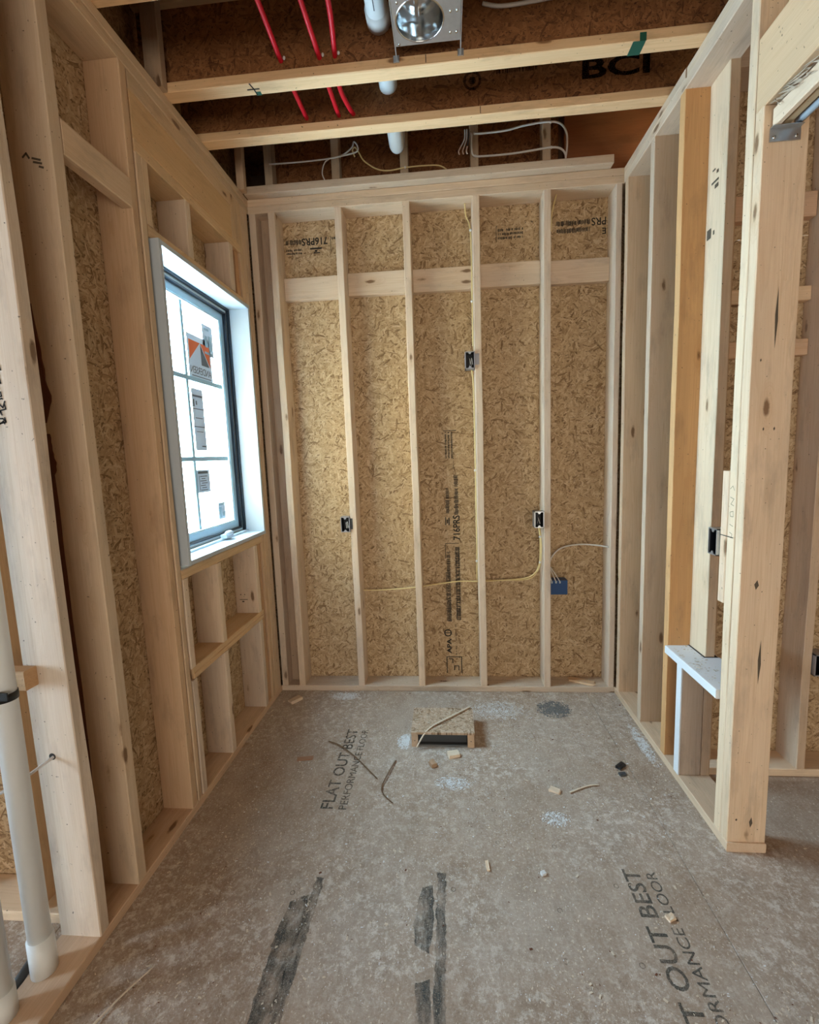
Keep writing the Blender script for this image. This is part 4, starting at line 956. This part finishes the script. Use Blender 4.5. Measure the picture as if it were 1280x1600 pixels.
# ================================================================== DEBRIS
def stick(name, pts, r, mat, lab, cat='stick', group=None, flat=0.5):
    o = tube(name, pts, r, mat, None, 8, 6, True, r*0.7, True, flat); tag(o, lab, cat, group); return o
stick('wood_splinter', [(1.128, -0.345, 0.092), (1.04, -0.43, 0.094), (0.93, -0.53, 0.093), (0.880, -0.588, 0.080), (0.835, -0.612, 0.012)], 0.0065, 'chip', 'long pale splinter leaning across the lid of the floor box')
stick('thin_twig', [(0.345, -0.56, 0.006), (0.42, -0.60, 0.008), (0.52, -0.69, 0.008), (0.60, -0.78, 0.008), (0.658, -0.845, 0.006)], 0.0042, 'twig', 'dark curved twig lying across the FLAT OUT BEST lettering')
stick('thin_twig', [(0.735, -0.71, 0.006), (0.712, -0.80, 0.010), (0.690, -0.90, 0.008), (0.705, -0.95, 0.006), (0.752, -1.0, 0.006)], 0.0040, 'twig', 'bent twig lying in white dust before the floor box')
stick('wood_splinter', [(1.555, -0.905, 0.005), (1.65, -0.86, 0.006), (1.70, -0.852, 0.005)], 0.005, 'chip', 'straight pale splinter on the floor toward the right wall')
stick('wood_splinter', [(0.01, -1.86, 0.006), (0.045, -1.78, 0.006), (0.085, -1.71, 0.006)], 0.004, 'chip', 'thin pale splinter beside the left bottom plate, nearest the camera')
def chunk(name, c, sx, sy, sz, rz, mat, lab, cat, tint=(1, 1, 1, 1), seed=1):
    rr = random.Random(seed); bm = bmesh.new(); bmesh.ops.create_cube(bm, size=1.0)
    bmesh.ops.subdivide_edges(bm, edges=bm.edges[:], cuts=1, use_grid_fill=True)
    for v in bm.verts:
        v.co = Vector((v.co.x*sx*rr.uniform(.82, 1.05), v.co.y*sy*rr.uniform(.82, 1.05), (v.co.z+0.5)*sz*(rr.uniform(.75, 1.1) if v.co.z > -0.4 else 1)))
    me = bpy.data.meshes.new(name); bm.to_mesh(me); bm.free(); me.materials.append(MAT[mat])
    o = bpy.data.objects.new(name, me); COL.objects.link(o); o.location = (c[0], c[1], 0.0005 if len(c) < 3 else c[2]); o.rotation_euler = (0, 0, rz); o.color = tint
    tag(o, lab, cat); return o
chunk('wood_offcut', (0.012, -0.135), 0.085, 0.050, 0.020, 0.9, 'lx', 'small wood offcut on the floor in the left back corner', 'offcut', (0.95, 0.92, 0.90, 1), seed=1)
chunk('wood_offcut', (1.030, -0.655), 0.060, 0.050, 0.016, 0.3, 'lx', 'pale wood chunk in front of the floor box slot', 'offcut', (1.12, 1.16, 1.15, 1), 2)
chunk('wood_offcut', (0.925, -0.735), 0.03, 0.04, 0.02, 0.5, 'lx', 'brown wood crumb on the floor left of the pale chunk', 'offcut', (0.62, 0.52, 0.44, 1), 3)
chunk('plastic_scrap', (1.847, -0.718), 0.055, 0.028, 0.014, 0.7, 'black', 'black plastic scrap on the floor near the niche stud', 'scrap', seed=4)
chunk('plastic_scrap', (1.835, -0.775), 0.035, 0.022, 0.010, 0.2, 'dgrey', 'small dark scrap just in front of the black plastic scrap', 'scrap', seed=14)
chunk('wood_offcut', (1.49, -0.895), 0.05, 0.03, 0.010, -0.5, 'lx', 'pale wood chip with dark edge on the right half of the floor', 'offcut', (1.1, 1.12, 1.12, 1), 5)
chunk('wood_offcut', (0.258, -0.705), 0.085, 0.028, 0.006, 0.2, 'lx', 'flat reddish bark piece on the left of the floor', 'offcut', (0.55, 0.38, 0.30, 1), 6)
chunk('wood_offcut', (1.15, -1.30), 0.012, 0.045, 0.008, 0.1, 'lx', 'white-edged wood chip standing out on the middle of the floor', 'offcut', (1.2, 1.2, 1.15, 1), 7)
chunk('wood_offcut', (1.735, -1.47), 0.03, 0.022, 0.010, 0.4, 'lx', 'white wood chip beside the right floor lettering', 'offcut', (1.25, 1.22, 1.15, 1), 8)
chunk('plaster_crumb', (1.352, -1.325), 0.02, 0.015, 0.010, 0.4, 'plaster', 'single white crumb on the floor right of centre', 'crumb', seed=9)
chunk('wood_offcut', (1.88, 0.065, ZP+0.0005), 0.17, 0.055, 0.012, -0.45, 'lx', 'broken board piece lying on the back bottom plate at right', 'offcut', (1.0, 0.9, 0.78, 1), 10)
def scatter(name, count, region, seed, smin, smax, mat, lab, zf=0.0004, dens=None, cat='sawdust'):
    rr = random.Random(seed); vs, fs = [], []; k = 0
    while k < count:
        x = rr.uniform(*region[0]); y = rr.uniform(*region[1])
        if dens and rr.random() > dens(x, y): continue
        if 0.79 < x < 1.16 and -0.61 < y < -0.33 and zf < 0.05: continue
        k += 1
        L = rr.uniform(smin, smax)*(2.0 if rr.random() < 0.06 else 1); w = L*rr.uniform(0.25, 0.7); a = rr.uniform(0, 6.28); tl = rr.uniform(-0.25, 0.25); h = L*0.12
        ca, sa_ = math.cos(a), math.sin(a); b = len(vs)
        for (p, q) in ((-L/2, -w/2), (L/2, -w/2*rr.uniform(.3, 1)), (L/2*rr.uniform(.6, 1), w/2), (-L/2, w/2*rr.uniform(.4, 1))):
            zz = zf+h+abs(tl)*L/2+tl*p
            vs.append((x+ca*p-sa_*q, y+sa_*p+ca*q, zz)); 
        for i in range(4): vs.append((vs[b+i][0], vs[b+i][1], max(zf, vs[b+i][2]-h)))
        fs += [(b, b+1, b+2, b+3), (b, b+4, b+5, b+1), (b+1, b+5, b+6, b+2), (b+2, b+6, b+7, b+3), (b+3, b+7, b+4, b)]
    o = mesh_obj(name, vs, fs, mat, None, (sum(region[0])/2, sum(region[1])/2, zf)); tag(o, lab, cat, kind='stuff'); return o
def dn(x, y):
    n = mnoise.noise(Vector((x*2.3, y*2.3, 1.7)))*0.5+mnoise.noise(Vector((x*9, y*9, 4)))*0.5
    back = max(0.0, 1-abs(y+0.25)/0.5)*0.5*(1 if x > 0.8 else 0.25)
    rw_ = max(0.0, (x-1.7)/0.4)*0.4 if y > -1.2 else 0
    return min(1, max(0.04, 0.20+n*1.0+back+rw_))
scatter('scattered_sawdust', 9000, ((-0.10, 2.05), (-2.05, -0.01)), 1, 0.0018, 0.0065, 'chip', 'pale sawdust and wood chips scattered over the floor', dens=dn)
scatter('plaster_specks', 4200, ((0.0, 2.05), (-2.05, -0.05)), 2, 0.0015, 0.005, 'plaster', 'white plaster specks scattered over the floor', dens=dn)
scatter('bark_crumbs', 700, ((0.0, 2.05), (-2.05, -0.02)), 3, 0.002, 0.006, 'bark', 'dark bark crumbs scattered over the floor', dens=dn)
scatter('sawdust_on_plate', 420, ((-0.05, 2.02), (0.01, 0.135)), 4, 0.002, 0.009, 'chip', 'sawdust lying on the back bottom plate', zf=ZP+0.0005)
scatter('sawdust_on_box', 220, ((0.82, 1.13), (-0.58, -0.355)), 5, 0.002, 0.009, 'chip', 'sawdust lying on the floor box lid', zf=0.0855)
scatter('sawdust_next_room', 260, ((2.24, 3.0), (-1.9, -0.78)), 6, 0.003, 0.008, 'chip', 'pale chips on the floor past the door post')
scatter('sawdust_on_sill', 90, ((2.07, 2.165), (-1.05, -0.68)), 7, 0.003, 0.010, 'chip', 'chips lying on the white niche sill', zf=0.6055)
# heaps of plaster dust and grey fluff: patches thick in the middle
def heap(name, c, rx, ry, count, seed, smin, smax, mat, lab, cat):
    def d(x, y):
        q = ((x-c[0])/rx)**2+((y-c[1])/ry)**2
        return 0 if q > 1 else (1-q)**1.2*(0.55+0.6*mnoise.noise(Vector((x*40, y*40, seed))))
    return scatter(name, count, ((c[0]-rx, c[0]+rx), (c[1]-ry, c[1]+ry)), seed, smin, smax, mat, lab, 0.0006, d, cat)
heap('plaster_heap', (0.776, -0.545), 0.055, 0.075, 900, 31, 0.002, 0.007, 'plaster', 'small white plaster heap left of the floor box', 'plaster')
heap('plaster_heap', (0.325, -0.072), 0.11, 0.055, 900, 32, 0.002, 0.008, 'plaster', 'flat white plaster patch on the floor before the back plate', 'plaster')
heap('plaster_heap', (2.025, -0.53), 0.035, 0.20, 900, 33, 0.002, 0.007, 'plaster', 'white plaster streak along the right bottom plate', 'plaster')
heap('dust_clump', (1.640, -0.200), 0.11, 0.10, 1300, 34, 0.003, 0.010, 'foil', 'crumpled grey dust clump on the floor by the back right corner', 'dust')
heap('plaster_heap', (1.03, -0.86), 0.10, 0.05, 420, 35, 0.002, 0.008, 'plaster', 'loose white crumbs in front of the pale wood chunk', 'plaster')
heap('plaster_heap', (1.46, -1.06), 0.07, 0.05, 320, 36, 0.002, 0.007, 'plaster', 'loose white crumbs on the floor right of centre', 'plaster')
heap('plaster_heap', (1.30, -0.22), 0.20, 0.12, 1800, 37, 0.0015, 0.006, 'plaster', 'pale dust and grit swept against the back plate behind the box', 'plaster')
